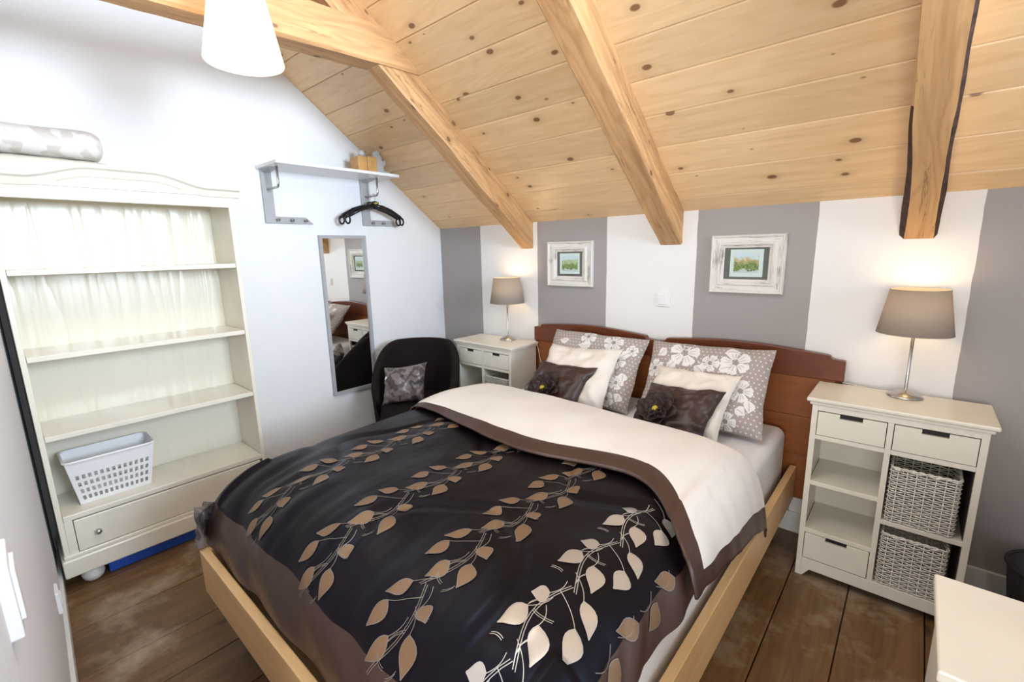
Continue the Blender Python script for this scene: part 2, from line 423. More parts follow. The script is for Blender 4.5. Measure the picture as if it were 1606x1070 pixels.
ZC, SL = 1.58, .757
def roof(y): return ZC-SL*y
WL = lambda x: -2.43-.0435*x       # left wall face

# ------------------------------------------------------------------ room shell
def shell():
    edges = [-.1, .06, .33, .62, .91, 1.14, 1.37, 1.62, 1.86, 2.12, 2.37, 2.62, 2.825, 3.06, 3.3, 3.55, 3.8, 4.1, 4.35]
    m = MB()
    for i, (a, b) in enumerate(zip(edges, edges[1:])):
        m.box(a+.002, b-.002, -4.4, .1, -.03, random.uniform(-.001, .001), grain='y', off=i*1.37)
    m.box(-.1, 4.35, -4.4, .1, -.06, -.025, 0)
    struct(m.build('floor', M['floor'], bevel=.002))
    m = MB(); m.box(-.1, 4.35, 0, .12, -.03, 1.75); struct(m.build('wall_back', M['wallback']))
    m = MB(); m.prism([(-4.4, -.03), (.1, -.03), (.1, 1.62), (-2.6, 3.55), (-4.4, 3.6)], lambda a, b, d: (d, a, b), -.12, 0)
    struct(m.build('wall_gable', M['wallpaper']))
    m = MB()
    m.prism([(-.1, WL(-.1)), (2.22, WL(2.22)), (2.22, WL(2.22)-.1), (-.1, WL(-.1)-.1)], lambda a, b, d: (a, b, d), -.03, 3.4)
    struct(m.build('wall_left', M['wallleft']))
    m = MB()
    m.prism([(.0, WL(0)+.012), (2.22, WL(2.22)+.012), (2.22, WL(2.22)-.001), (0, WL(0)-.001)], lambda a, b, d: (a, b, d), .0, .075)
    struct(m.build('baseboard_left', M['trim'], bevel=.003))
    m = MB(); m.box(0, 4.3, -.014, .001, 0, .105); struct(m.build('baseboard_back', M['trim'], bevel=.004))
    # sloping board ceiling, boards run along x
    m = MB(); w_ = .135; k = 0; y = .06
    while y > -2.75:
        y1 = y-w_; g = .0022
        for (xa, xb) in ((-.08, 4.3),):
            def P(x, yy, up): return (x, yy, roof(yy)+up)
            n = len(m.v); o = k*2.13; ya, yb = y-g, y1+g
            m.v += [P(xa, ya, 0), P(xb, ya, 0), P(xb, yb, 0), P(xa, yb, 0), P(xa, ya, .025), P(xb, ya, .025), P(xb, yb, .025), P(xa, yb, .025)]
            for q in ((0, 3, 2, 1), (4, 5, 6, 7), (0, 1, 5, 4), (1, 2, 6, 5), (2, 3, 7, 6), (3, 0, 4, 7)):
                m.face([n+i for i in q], 0, [(m.v[n+i][0]+o, -m.v[n+i][1]*1.254+o*.61) for i in q])
        y = y1; k += 1
    m.prism([(.1, roof(.1)+.02), (-2.75, roof(-2.75)+.02), (-2.75, roof(-2.75)+.06), (.1, roof(.1)+.06)], lambda a, b, d: (d, a, b), -.1, 4.3)
    struct(m.build('ceiling', M['pine_ceiling'], bevel=.0035))
shell()

def timber(m, p0, p1, wx0, wx1, depth, n=40, rough=.004, seed=0, bark=(0, 0), chamfer=.012):
    """beam in a y-z plane; p0,p1 = (y,z) of the lower face, depth upward normal"""
    y0, z0 = p0; y1, z1 = p1; L = math.hypot(y1-y0, z1-z0); ty, tz = (y1-y0)/L, (z1-z0)/L; ny, nz = -tz, ty
    if nz < 0: ny, nz = -ny, -nz
    def ring(t):
        s = t*L; w = lambda a, f=3: noise.noise(Vector((s*f, seed*7.3+a*3.1, a)))
        d = [w(a)*rough*1.6+w(a+20, 11)*rough*.5 for a in range(8)]
        ch0 = max(.003, chamfer+bark[0]*max(0, w(11, 1.7)+.12)); ch1 = max(.003, chamfer+bark[1]*max(0, w(13, 1.7)+.12))
        x0, x1 = wx0, wx1
        pts = [(x0+ch0+d[0], 0+d[1]), (x1-ch1+d[2], 0+d[1]), (x1+d[3], ch1*1.3), (x1+d[3], depth), (x0+d[4], depth), (x0+d[4], ch0*1.3)]
        return [(x, y0+ty*s+ny*h, z0+tz*s+nz*h, x, h) for x, h in pts]
    base = len(m.v); K = 6
    R = [ring(i/n) for i in range(n+1)]
    for r in R: m.v += [q[:3] for q in r]
    for i in range(n):
        u0, u1 = L*i/n+seed*1.9, L*(i+1)/n+seed*1.9
        per = 0
        for k in range(K):
            k2 = (k+1) % K
            e = math.hypot(R[i][k][3]-R[i][k2][3], R[i][k][4]-R[i][k2][4])
            mi = 0
            if k == 5 and bark[0] and e > .0105: mi = 1
            if k == 1 and bark[1] and e > .0105: mi = 1
            m.face((base+i*K+k, base+i*K+k2, base+(i+1)*K+k2, base+(i+1)*K+k), mi, [(u0, per), (u0, per+e), (u1, per+e), (u1, per)])
            per += .11+seed*.13
    m.face([base+k for k in range(K)][::-1], 0); m.face([base+n*K+k for k in range(K)], 0)

def beams():
    for i, (x0, x1, b) in enumerate(((.834, .942, (0, 0)), (1.822, 1.942, (0, 0)), (2.827, 2.94, (.020, .017)))):
        m = MB(); timber(m, (.04, ZC-.172-.757*.04), (-2.6, ZC-.172+.757*2.6), x0, x1, .15, 90, .0045, i+1, b, .006)
        o = m.build('ceiling_rafter', [M['beam'], M['bark']], smooth=False)
        tag(o, ('sawn sloping rafter nearest the gable wall, carrying the horizontal tie beam', 'sawn sloping rafter in the middle, ending between the two framed pictures',
                'sloping rafter with dark bark edges ending above the grey-shaded lamp near the right side')[i], 'beam', None)
    m = MB(); timber(m, (-.70, 2.262), (-2.6, 2.185), .835, .955, .16, 50, .004, 6, (0, 0), .008)
    tag(m.build('tie_beam', [M['beam'], M['bark']]), 'horizontal timber tie beam behind the hanging pendant lamp', 'beam')
beams()

# ------------------------------------------------------------------ bookcase
def bookcase():
    x1 = .308; y0, y1 = -2.394, -1.602; t = .018
    r = thing('bookcase', 'tall cream painted bookcase with arched top and open shelves on gable wall', 'bookcase', (.16, -2.0, 0))
    C = M['cream']
    MB().box(.012, x1, y0-t, y0, .10, 1.70).build('side_panel', C, r, .002)
    MB().box(.012, x1, y1, y1+t, .10, 1.70).build('side_panel', C, r, .002)
    MB().box(.008, .022, y0-.002, y1+.002, .12, 1.70).build('back_panel', M['backpanel'], r)
    for z in (1.365, 1.025, .692): MB().box(.024, x1-.002, y0+.001, y1-.001, z-.022, z).build('shelf', C, r, .003)
    MB().box(.024, x1+.004, y0+.001, y1-.001, .315, .339).build('bottom_shelf', C, r, .003)
    MB().box(.012, x1+.012, y0-t, y1+t, 1.685, 1.705).build('top_board', C, r, .003)
    # header board with arched crown moulding
    yc = (y0+y1)/2
    def top(y):
        d = abs(y-yc); return 1.728+.048*sstep((.31-d)/.21)
    ys = [y0-t+(y1-y0+2*t)*i/60 for i in range(61)]
    out = [(ys[0], 1.635)]+[(ys[-1], 1.635)]+[(y, top(y)-.03) for y in reversed(ys)]
    MB().prism(out, lambda a, b, d: (d, a, b), x1-.018, x1+.002).build('header_board', C, r, .002)
    m = MB(); prof = [(0, -.042), (.010, -.040), (.016, -.028), (.022, -.014), (.034, -.006), (.034, .006), (0, .008)]
    ys2 = [y0-t-.03+(y1-y0+2*t+.06)*i/70 for i in range(71)]
    def P(u, v):
        y = ys2[round(u*70)]; a, b = prof[round(v*6)]
        return (x1+.001+a, y, top(y)+b-.006)
    m.grid(P, 70, 6)
    for e in (0, 70):
        m.poly([(x1+.001+a, ys2[e], top(ys2[e])+b-.006) for a, b in prof])
    m.build('crown_moulding', C, r, smooth=False)
    for s, (a, b) in enumerate(((y0-t-.03, y0-t), (y1+t, y1+t+.03))):
        MB().box(.02, x1+.012, a, b, 1.70, 1.73).build('crown_return', C, r, .004)
    d = MB().box(x1-.02, x1+.006, y0+.03, y1-.012, .168, .310).build('drawer', M['cream'], r, .003)
    MB().box(x1-.03, x1+.001, y0, y0+.028, .12, .315).build('front_stile', C, r, .002)
    k = MB(); prof = [(.0001, .026), (.008, .025), (.0125, .018), (.012, .011), (.006, .006), (.006, 0)]
    def KP(u, v):
        a = 2*PI*u; rr, z = prof[round(v*5)]; return (x1+.006+z, -2.295+rr*math.cos(a), .234+rr*math.sin(a))
    k.grid(KP, 20, 5, close_u=True); kn = k.build('drawer_knob', M['chrome'], d, smooth=True); kn['label'] = 'round metal knob'
    MB().box(.03, x1+.024, y0-t-.012, y1+t+.012, .070, .150).build('plinth', C, r, .006)
    MB().box(.03, x1+.012, y0-t-.004, y1+t+.004, .150, .166).build('plinth_moulding', C, r, .004)
    for (fx, fy) in ((.272, -2.335), (.272, -1.665), (.06, -2.335), (.06, -1.665)):
        MB().lathe([(.0001, 0), (.022, .001), (.034, .012), (.041, .032), (.036, .054), (.022, .066), (.018, .071)], (fx, fy, 0), 28).build('bun_foot', M['white'], r, smooth=True)
    # blankets on top
    def slab(name, xa, xb, ya, yb, za, zb, mat, lab, cat, rr=.04, wob=.006):
        m = MB()
        def S(u, v):
            th = 2*PI*u; e = 3.2
            cx = abs(math.cos(th))**(2/e)*math.copysign(1, math.cos(th)); cz = abs(math.sin(th))**(2/e)*math.copysign(1, math.sin(th))
            vv = v*2-1; s = (1-abs(vv)**9)**.5 if abs(vv) < 1 else 0
            x = (xa+xb)/2+(xb-xa)/2*cx*(.55+.45*s); z = (za+zb)/2+(zb-za)/2*cz*(s if cz > 0 else .5+.5*s)
            y = (ya+yb)/2+(yb-ya)/2*vv
            q = noise.noise(Vector((x*9, y*9, z*9)))*wob
            return (x+q, y+q*.5, z+(q if cz > -.2 else 0))
        m.grid(S, 40, 40, close_u=True)
        for e in (0, 40):
            n0 = len(m.v); m.poly([S(i/40, e/40) for i in range(40)])
        return tag(m.build(name, mat, smooth=True), lab, cat)
    slab('folded_sheet', .03, .29, -2.40, -2.00, 1.707, 1.805, M['cream'], 'flat cream folded sheet lying under the bundled quilt on the bookcase', 'linen', wob=.003)
    slab('folded_quilt', .03, .28, -2.41, -2.03, 1.806, 1.925, M['quilt'], 'rolled ivory and taupe patterned quilt on top of the bookcase', 'quilt')
    # white plastic basket
    b = thing('plastic_basket', 'white perforated plastic basket on the lowest shelf of the bookcase', 'basket', (.17, -2.2, .339))
    m = MB(); zb, zt = .341, .545
    def wall(pa, pb, qa, qb, nx, name='basket_wall'):
        A, B, C_, D = [Vector(p) for p in (pa, pb, qb, qa)]   # bottom a,b ; top b,a
        def S(u, v): return A.lerp(B, u).lerp(D.lerp(C_, u), v)
        mm = MB(); ny = 4; mx = .22; my = .20
        us = [0]; 
        for i in range(nx): us += [(.04+(i+mx)/nx*.92), (.04+(i+1-mx)/nx*.92)]
        us.append(1); vs = [0]
        for j in range(ny): vs += [.06+(j+my)/ny*.66, .06+(j+1-my)/ny*.66]
        vs.append(1)
        n = len(mm.v); cu = len(us)
        for v in vs:
            for u in us: mm.v.append(tuple(S(u, v)))
        for j in range(len(vs)-1):
            for i in range(len(us)-1):
                if i % 2 == 1 and j % 2 == 1: continue
                mm.face((j*cu+i, j*cu+i+1, (j+1)*cu+i+1, (j+1)*cu+i))
        mm.build(name, M['plastic'], b, solid=.003, fix=False)
    ib = (.10, .235, -2.325, -2.075); it = (.075, .262, -2.352, -2.045)
    c = lambda t, i, z: (t[0 if i in (0, 3) else 1], t[2 if i in (0, 1) else 3], z)
    for a, bb, nx in ((0, 1, 7), (1, 2, 13), (2, 3, 7), (3, 0, 13)):
        wall(c(ib, a, zb), c(ib, bb, zb), c(it, a, zt), c(it, bb, zt), nx)
    MB().box(ib[0], ib[1], ib[2], ib[3], zb-.0015, zb+.003).build('basket_bottom', M['plastic'], b)
    rim = []
    for cx, cy, a0 in ((it[1]-.02, it[3]-.02, 0), (it[0]+.02, it[3]-.02, 90), (it[0]+.02, it[2]+.02, 180), (it[1]-.02, it[2]+.02, 270)):
        for k in range(6):
            a = math.radians(a0+k*18); rim.append((cx+.024*math.cos(a), cy+.024*math.sin(a), zt+.002))
    MB().tube(rim, .0055, 8, closed=True).build('basket_rim', M['plastic'], b, smooth=True)
    # blue box under the plinth
    m = MB().box(.08, .284, -2.283, -1.715, .001, .054)
    bx = thing('storage_box', 'flat bright blue box pushed under the bookcase', 'box', (.15, -2.0, 0))
    m.build('box_body', M['blue'], bx, .006)
    MB().box(.076, .288, -2.287, -1.711, .054, .064).build('box_lid', M['blue'], bx, .003)
bookcase()

# ------------------------------------------------------------------ bedside cabinets
def woven_basket(name, lab, x0, x1, y0, y1, z0, z1, group=None):
    r = thing(name, lab, 'basket', ((x0+x1)/2, (y0+y1)/2, z0), group)
    W = .0022
    per = []   # rounded-rectangle perimeter
    rc = .012
    cs = [(x1-rc, y0+rc, -90), (x1-rc, y1-rc, 0), (x0+rc, y1-rc, 90), (x0+rc, y0+rc, 180)]
    pts = []
    for cx, cy, a0 in cs:
        for k in range(4): a = math.radians(a0+k*30); pts.append(Vector((cx+rc*math.cos(a), cy+rc*math.sin(a), 0)))
    L = [0]
    for i in range(len(pts)): L.append(L[-1]+(pts[(i+1) % len(pts)]-pts[i]).length)
    tot = L[-1]
    def at(s):
        s %= tot
        for i in range(len(pts)):
            if s <= L[i+1]:
                a, b_ = pts[i], pts[(i+1) % len(pts)]; t = (s-L[i])/(L[i+1]-L[i]); d = (b_-a).normalized()
                return a.lerp(b_, t), Vector((d.y, -d.x, 0))
        return pts[0], Vector((1, 0, 0))
    ns = int(tot/.026); ns += ns % 2
    m = MB(); H = z1-z0; rows = int(H/.0086)
    for j in range(rows):
        z = z0+.004+(H-.012)*j/(rows-1)
        path = []
        for i in range(ns*2):
            p, n = at(tot*i/(ns*2)); o = math.cos(PI*(i/2+j))*.0042
            jit = random.uniform(-.0008, .0008)
            path.append(p+n*o+Vector((0, 0, z+jit)))
        m.tube(path, .0025, 5, closed=True)
    wv = m.build('weave', M['rattan'], r, smooth=True); wv['kind'] = 'stuff'
    m = MB()
    for i in range(ns):
        p, n = at(tot*(i)/ns); m.tube([p+Vector((0, 0, z0)), p+Vector((0, 0, z1))], .0022, 5)
    st = m.build('stakes', M['rattan'], r); st['kind'] = 'stuff'
    m = MB()
    for s_ in (0, PI):
        path = []
        for i in range(ns*4):
            p, n = at(tot*i/(ns*4)); a = i*.9+s_
            path.append(p+n*math.cos(a)*.0028+Vector((0, 0, z1-.002+math.sin(a)*.0028)))
        m.tube(path, .003, 5, closed=True)
    m.build('braided_rim', M['rattan'], r, smooth=True)
    MB().box(x0+.004, x1-.004, y0+.004, y1-.004, z0, z0+.004).build('basket_bottom', M['rattan'], r)
    return r

def cabinet(name, lab, X, dep, baskets, group):
    """X: left edge of the top, 0.545 wide"""
    W = .545; yf = -dep+.014; yb = -.062; H = .795; C = M['cabwhite']
    r = thing(name, lab, 'cabinet', (X+W/2, (yf+yb)/2, 0), group)
    x0, x1 = X+.02, X+W-.02; cw0 = x0+.02; cd0, cd1 = x0+.240, x0+.258; cw1 = x1-.02
    # top with stepped edge
    m = MB(); m.box(X, X+W, -dep, -.056, H-.016, H); m.build('cabinet_top', C, r, .005, seg=3)
    MB().box(X+.010, X+W-.010, -dep+.008, -.058, H-.030, H-.0165).build('top_moulding', C, r, .005)
    # sides
    for a, b in ((x0, x0+.014), (x1-.014, x1)):
        MB().box(a, b, yf+.012, yb, .0, H-.03).build('side_panel', C, r, .001)
    MB().box(x0+.014, x1-.014, yb-.006, yb, .05, H-.03).build('back_panel', C, r)
    # face frame as one board with openings
    m = MB(); f0, f1 = yf, yf+.014
    for (a, b) in ((x0, cw0), (cw1, x1)): m.box(a, b, f0, f1, 0, H-.03)
    m.box(cd0, cd1, f0, f1, .086, H-.052)
    m.box(cw0, cw1, f0, f1, H-.052, H-.03)
    m.box(cw0, cd0, f0, f1, .622, .640); m.box(cd1, cw1, f0, f1, .622, .640)
    # bottom rail with shaped feet
    foot = .03
    m.prism([(cw0, .055), (cw0, .0), (cw0+.005, 0), (cw0+.03, .036), (cw1-.03, .036), (cw1-.005, 0), (cw1, 0), (cw1, .055), (cw1, .086), (cw0, .086)], lambda a, b, d: (a, d, b), f0, f1)
    m.build('face_frame', C, r, .0012)
    # divider and shelves
    MB().box(cd0+.002, cd1-.002, f1, yb-.006, .07, H-.03).build('divider', C, r)
    for z in (.439, .223): MB().box(cw0-.004, cd0+.002, f0+.001, yb-.006, z-.018, z).build('shelf', C, r, .0015)
    MB().box(cd1-.002, cw1+.004, f0+.001, yb-.006, .337, .355).build('shelf', C, r, .0015)
    MB().box(x0+.014, x1-.014, f1, yb-.006, .072, .086).build('bottom_board', C, r)
    MB().box(x0+.014, x1-.014, f1, yb-.006, .624, .636).build('drawer_rail', C, r)
    MB().box(cd1+.002, cw1-.001, yb-.0075, yb-.006, .36, .62).build('shadow_backing', M['shadow_in'], r)  # dark sheet painting the shade behind the basket
    MB().box(cw1-.002, cw1+.004, f1+.001, yb-.01, .09, .62).build('shadow_lining', M['shadow_in'], r)  # dark strip painting the shade in the gap beside the basket
    for a, b, z0, z1 in ((cw0, cd0, .640, H-.053), (cd1, cw1, .640, H-.053), (cw0, cd0, .088, .205)):
        g = .0025; xm = (a+b)/2; m = MB(); fd0, fd1 = f0-.002, f0+.012
        s0, s1, zt = xm-.036, xm+.036, z1-g; zn = zt-.017
        m.prism([(a+g, z0+g), (b-g, z0+g), (b-g, zt), (s1, zt), (s1, zn), (s0, zn), (s0, zt), (a+g, zt)], lambda p, q, d: (p, d, q), fd0, fd1)
        d = m.build('drawer', C, r, .001)
        MB().box(s0-.002, s1+.002, fd1, fd1+.004, zn-.003, zt+.002).build('finger_slot', M['black'], d)
    return r
G1 = 'pair of white bedside cabinets'
cabinet('bedside_cabinet', 'cream bedside cabinet with three drawers and two baskets right of the bed', 2.616, .349, True, None)
cabinet('bedside_cabinet', 'white bedside cabinet beside the dark tub chair left of the bed', .478, .335, True, None)
bx0 = 2.616+.02+.258
woven_basket('wicker_basket', 'white wicker basket in the upper open compartment of the right cabinet', bx0+.010, bx0+.200, -.330, -.09, .357, .575)
woven_basket('wicker_basket', 'white wicker basket in the lower open compartment of the right cabinet', bx0+.010, bx0+.196, -.330, -.09, .088, .302)
bx1 = .478+.02+.258
woven_basket('wicker_basket', 'white wicker basket in the cabinet beside the tub chair', bx1+.012, bx1+.212, -.315, -.09, .357, .575)

# ------------------------------------------------------------------ lamps
def table_lamp(lab, x, y, energy):
    z = .7955
    r = thing('table_lamp', lab, 'lamp', (x, y, z))
    MB().lathe([(.0001, 0), (.054, 0), (.057, .003), (.052, .009), (.036, .018), (.016, .025), (.007, .028), (.0001, .029)], (x, y, z), 40).build('lamp_base', M['chrome'], r, smooth=True)
    MB().lathe([(.0055, .026), (.0055, .29), (.0001, .291)], (x, y, z), 16).build('lamp_pole', M['chrome'], r, smooth=True)
    sh = MB().lathe([(.1165, .255), (.0885, .425)], (x, y, z), 56).build('lamp_shade', M['shade'], r, smooth=True, solid=.0015)
    for zz, rr in ((.256, .1165), (.424, .0885)):
        MB().tube([(x+rr*math.cos(2*PI*k/48), y+rr*math.sin(2*PI*k/48), z+zz) for k in range(48)], .0016, 6, closed=True).build('shade_ring', M['shade'], r, smooth=True)
    m = MB()
    for k in range(3): a = 2*PI*k/3; m.tube([(x, y, z+.30), (x+.098*math.cos(a), y+.098*math.sin(a), z+.36)], .0012, 5)
    m.build('shade_spider', M['chrome'], r)
    MB().lathe([(.0001, .30), (.012, .30), (.014, .32), (.024, .345), (.027, .365), (.018, .388), (.0001, .394)], (x, y, z), 20).build('bulb', M['bulb'], r, smooth=True)
    point('table_lamp_light', (x, y, z+.41), energy, (1, .70, .36), .03)
table_lamp('small taupe-shaded table lamp on the cabinet beside the tub chair', .808, -.125, .7)
table_lamp('taupe-shaded table lamp with metal base on the right cream cabinet', 2.911, -.120, .7)

def cable(name, lab, path):
    tag(MB().tube(path, .0018, 6).build(name, M['cream'], smooth=True), lab, 'cable')
cable('lamp_cable', 'thin pale lamp cable running over the right cream cabinet to the wall', [(2.857, -.10, .7975), (2.80, -.075, .7975), (2.74, -.05, .7975), (2.68, -.035, .7975), (2.645, -.028, .7975), (2.61, -.016, .798)])
cable('lamp_cable', 'thin pale lamp cable hanging off the cabinet by the left headboard', [(.86, -.10, .7975), (.93, -.085, .7975), (1.00, -.08, .7975), (1.026, -.08, .797), (1.034, -.082, .77), (1.05, -.082, .70), (1.08, -.09, .62)])

def pendant():
    x, y, z = 1.215, -1.80, 2.0
    r = thing('pendant_lamp', 'glowing cream cone pendant lamp hanging from the roof', 'lamp', (x, y, z))
    MB().lathe([(.112, 0), (.1135, .004), (.066, .25), (.062, .26)], (x, y, z), 64).build('lamp_shade', M['pshade'], r, smooth=True, solid=.002)
    MB().lathe([(.0001, .08), (.02, .085), (.032, .11), (.03, .135), (.016, .165), (.014, .19), (.0001, .19)], (x, y, z), 24).build('bulb', M['bulb'], r, smooth=True)
    MB().lathe([(.0001, .19), (.02, .19), (.02, .262), (.006, .275), (.0001, .275)], (x, y, z), 20).build('lamp_socket', M['plastic'], r, smooth=True)
    MB().tube([(x, y, z+.27), (x, y, roof(y)+.01)], .003, 8).build('lamp_cord', M['plastic'], r)
    m = MB()
    for k in range(3): a = 2*PI*k/3; m.tube([(x, y, z+.255), (x+.062*math.cos(a), y+.062*math.sin(a), z+.256)], .0015, 5)
    m.build('shade_spider', M['chrome'], r)
    point('pendant_light', (x, y, z+.03), 2.5, (1, .80, .52), .03)
pendant()

# ------------------------------------------------------------------ pictures, switch, sockets
def picture(lab, x0, x1, z0, z1, ix0, ix1, iz0, iz1, px, art):
    r = thing('framed_picture', lab, 'picture', ((x0+x1)/2, 0, z0))
    prof = [(0, .001), (0, .018), (.06, .026), (.16, .024), (.24, .017), (.55, .017), (.62, .023), (.74, .022), (.86, .014), (1, .010), (1, .002)]
    m = MB()
    O = [(x0, z0), (x1, z0), (x1, z1), (x0, z1)]; I = [(ix0, iz0), (ix1, iz0), (ix1, iz1), (ix0, iz1)]
    for k in range(4):
        k2 = (k+1) % 4
        L = math.hypot(O[k2][0]-O[k][0], O[k2][1]-O[k][1])
        for (a, da), (b, db) in zip(prof, prof[1:]):
            def P(c, t, d): return (lerp(O[c][0], I[c][0], t), -d, lerp(O[c][1], I[c][1], t))
            m.poly([P(k, a, da), P(k2, a, da), P(k2, b, db), P(k, b, db)], 0, [(k*2, a*.07), (k*2+L, a*.07), (k*2+L, b*.07), (k*2, b*.07)])
    m.build('picture_frame', M['frame'], r)
    MB().box(ix0-.004, ix1+.004, -.006, -.001, iz0-.004, iz1+.004).build('mat_board', M['photo_mat'], r)
    a, b, c, d = px[0]; MB().box(a, b, -.0075, -.006, c, d).build('paper_sheet', M['paper'], r)
    a, b, c, d = px[1]
    m = MB(); m.poly([(a, -.0082, c), (b, -.0082, c), (b, -.0082, d), (a, -.0082, d)], 0, [(0, 0), (1, 0), (1, 1), (0, 1)])
    m.build('painting', art, r)
picture('squarish distressed white picture frame with small tree watercolour, over left headboard', 1.073, 1.41, 1.168, 1.448, 1.142, 1.332, 1.232, 1.384,
        ((1.163, 1.312, 1.246, 1.374), (1.180, 1.298, 1.262, 1.360)), M['water1'])
picture('wide distressed white picture frame with village watercolour, over right headboard', 2.10, 2.432, 1.168, 1.45, 2.163, 2.362, 1.236, 1.388,
        ((2.190, 2.338, 1.248, 1.380), (2.208, 2.320, 1.268, 1.362)), M['water2'])

def plate(name, lab, cat, box, rock, axis='y'):
    r = thing(name, lab, cat, ((box[0]+box[1])/2, (box[2]+box[3])/2, box[4]))
    MB().box(*box).build('cover_plate', M['plastic'], r, .003)
    MB().box(*rock).build('rocker', M['plastic'], r, .002)
plate('light_switch', 'square white light switch on the white wall stripe above the bed', 'switch', (1.815, 1.893, -.010, 0, 1.078, 1.152), (1.829, 1.879, -.014, -.009, 1.090, 1.140))
plate('light_switch', 'white switch plate on the left wall close to the camera', 'switch', (1.86, 1.965, WL(1.9)-.01, WL(1.9)+.012, .85, .97), (1.88, 1.945, WL(1.9)+.010, WL(1.9)+.017, .868, .952))
plate('wall_socket', 'small white socket low on the left wall beside the bookcase', 'socket', (.715, .795, WL(.75)-.01, WL(.75)+.010, .195, .275), (.735, .775, WL(.75)+.009, WL(.75)+.013, .215, .255))

# ------------------------------------------------------------------ mirror
def mirror():
    y0, y1, z0, z1 = -1.012, -.681, .458, 1.521; w = .02
    r = thing('wall_mirror', 'tall narrow wall mirror with thin grey frame below the coat rack', 'mirror', (.01, (y0+y1)/2, z0))
    m = MB(); f = lambda a, b, d: (d, a, b)
    O = [(y0, z0), (y1, z0), (y1, z1), (y0, z1)]; I = [(y0+w, z0+w), (y1-w, z0+w), (y1-w, z1-w), (y0+w, z1-w)]
    for k in range(4):
        k2 = (k+1) % 4
        for (A, B, da, db) in ((O, O, 0, .022), (O, I, .022, .022), (I, I, .022, .010)):
            m.poly([(da, *A[k]), (da, *A[k2]), (db, *B[k2]), (db, *B[k])])
    m.build('mirror_frame', M['greymetal'], r)
    MB().box(.001, .011, y0+.015, y1-.015, z0+.015, z1-.015).build('mirror_glass', M['mirror'], r)
mirror()

# ------------------------------------------------------------------ coat rack, hangers
def coat_rack():
    r = thing('coat_rack', 'grey wall coat rack with white shelf and chrome rods above mirror', 'rack', (.1, -.95, 1.59))
    sh = MB().box(.002, .272, -1.335, -.555, 1.884, 1.901).build('shelf', M['plastic'], r, .002)
    for yy, ext in ((-1.318, .282), (-.685, .282)):
        m = MB(); f = lambda a, b, d: (d, a, b)
        m.prism([(yy, 1.587), (yy+ext, 1.587), (yy+ext-.045, 1.625), (yy+.058, 1.625), (yy+.058, 1.884), (yy, 1.884)], f, .0, .018)
        bk = m.build('wall_bracket', M['greymetal'], r, .0015)
        MB().prism([(.018, 1.884), (.15, 1.884), (.018, 1.868)], lambda a, b, d: (a, d, b), yy+.006, yy+.052).build('support_wedge', M['greymetal'], r)
        yr = yy+.03
        path = [(.015, yr, 1.775)]+[(.145+.02*math.sin(a), yr, 1.795-.02*math.cos(a)) for a in [0, .4, .8, 1.2, 1.57]]+[(.165, yr, 1.885)]
        MB().tube(path, .0065, 12).build('garment_rod', M['chrome'], r, smooth=True)
        MB().lathe([(.0001, 0), (.014, 0), (.014, .004), (.0001, .004)], (0, 0, 0), 16)
        for k in range(3):
            yk = yy+.062+k*.082; zk = 1.606
            m = MB(); prof = [(.004, 0), (.004, .018), (.009, .024), (.0095, .03), (.0001, .034)]
            m.grid(lambda u, v: (.018+prof[round(v*4)][1], yk+prof[round(v*4)][0]*math.cos(2*PI*u), zk+prof[round(v*4)][0]*math.sin(2*PI*u)), 14, 4, close_u=True)
            m.build('coat_peg', M['chrome'], r, smooth=True)
    return r
coat_rack()

def hanger(lab, x, yc, z, rz):
    r = thing('clothes_hanger', lab, 'hanger', (x, yc, z), None)
    # built in local y-z plane around origin (z=0 rod level)
    def L(a, b): return (x+a[0]*math.cos(rz)-0*math.sin(rz), 0, 0)
    def T(y, zz, d=0): return (x-y*math.sin(rz)+d*math.cos(rz), yc+y*math.cos(rz)+d*math.sin(rz), z+zz)
    hook = [T(-.016, -.006), T(-.014, .004), T(-.006, .011), T(.004, .010), T(.010, .001), T(.008, -.012), T(.002, -.026), T(0, -.04)]
    MB().tube(hook, .0016, 6).build('hook', M['chrome'], r, smooth=True)
    m = MB()
    up = [(-.215, -.155), (-.20, -.128), (-.12, -.092), (-.05, -.068), (-.022, -.044), (.022, -.044), (.05, -.068), (.12, -.092), (.20, -.128), (.215, -.155)]
    lo = [(.20, -.150), (.19, -.142), (.115, -.112), (.05, -.092), (.015, -.082), (-.015, -.082), (-.05, -.092), (-.115, -.112), (-.19, -.142), (-.20, -.150)]
    top = up; full = up+lo
    # arms as strips (upper strip and lower strip with slot between)
    for s in (-1, 1):
        m.tube([T(s*.0, -.062), T(s*.05, -.075), T(s*.12, -.098), T(s*.195, -.135)], [.015, .013, .0105, .009], 8)
        m.tube([T(s*.01, -.060), T(s*.06, -.064), T(s*.13, -.086), T(s*.205, -.126), T(s*.222, -.15)], .006, 8)
        ring = [T(s*(.212+.017*math.cos(2*PI*k/16)), -.160+.024*math.sin(2*PI*k/16)) for k in range(16)]
        m.tube(ring, .006, 8, closed=True)
        m.tube([T(s*.198, -.136), T(s*.212, -.138)], .007, 8)
    m.tube([T(-.022, -.05), T(.022, -.05)], .013, 10); m.tube([T(0, -.036), T(0, -.085)], .014, 10)
    m.build('hanger_body', M['blackplastic'], r, smooth=True)
    tg = MB().tube([T(-.012, -.052, .012), T(.012, -.046, .012)], .006, 8).build('size_tag', M['yellow'], r); tg['label'] = 'yellow size marker'
hanger('black plastic clothes hanger with yellow tag, in front on the right rod', .122, -.655, 1.775, .05)
hanger('black plastic clothes hanger behind the yellow-tagged one on the right rod', .078, -.662, 1.775, -.03)

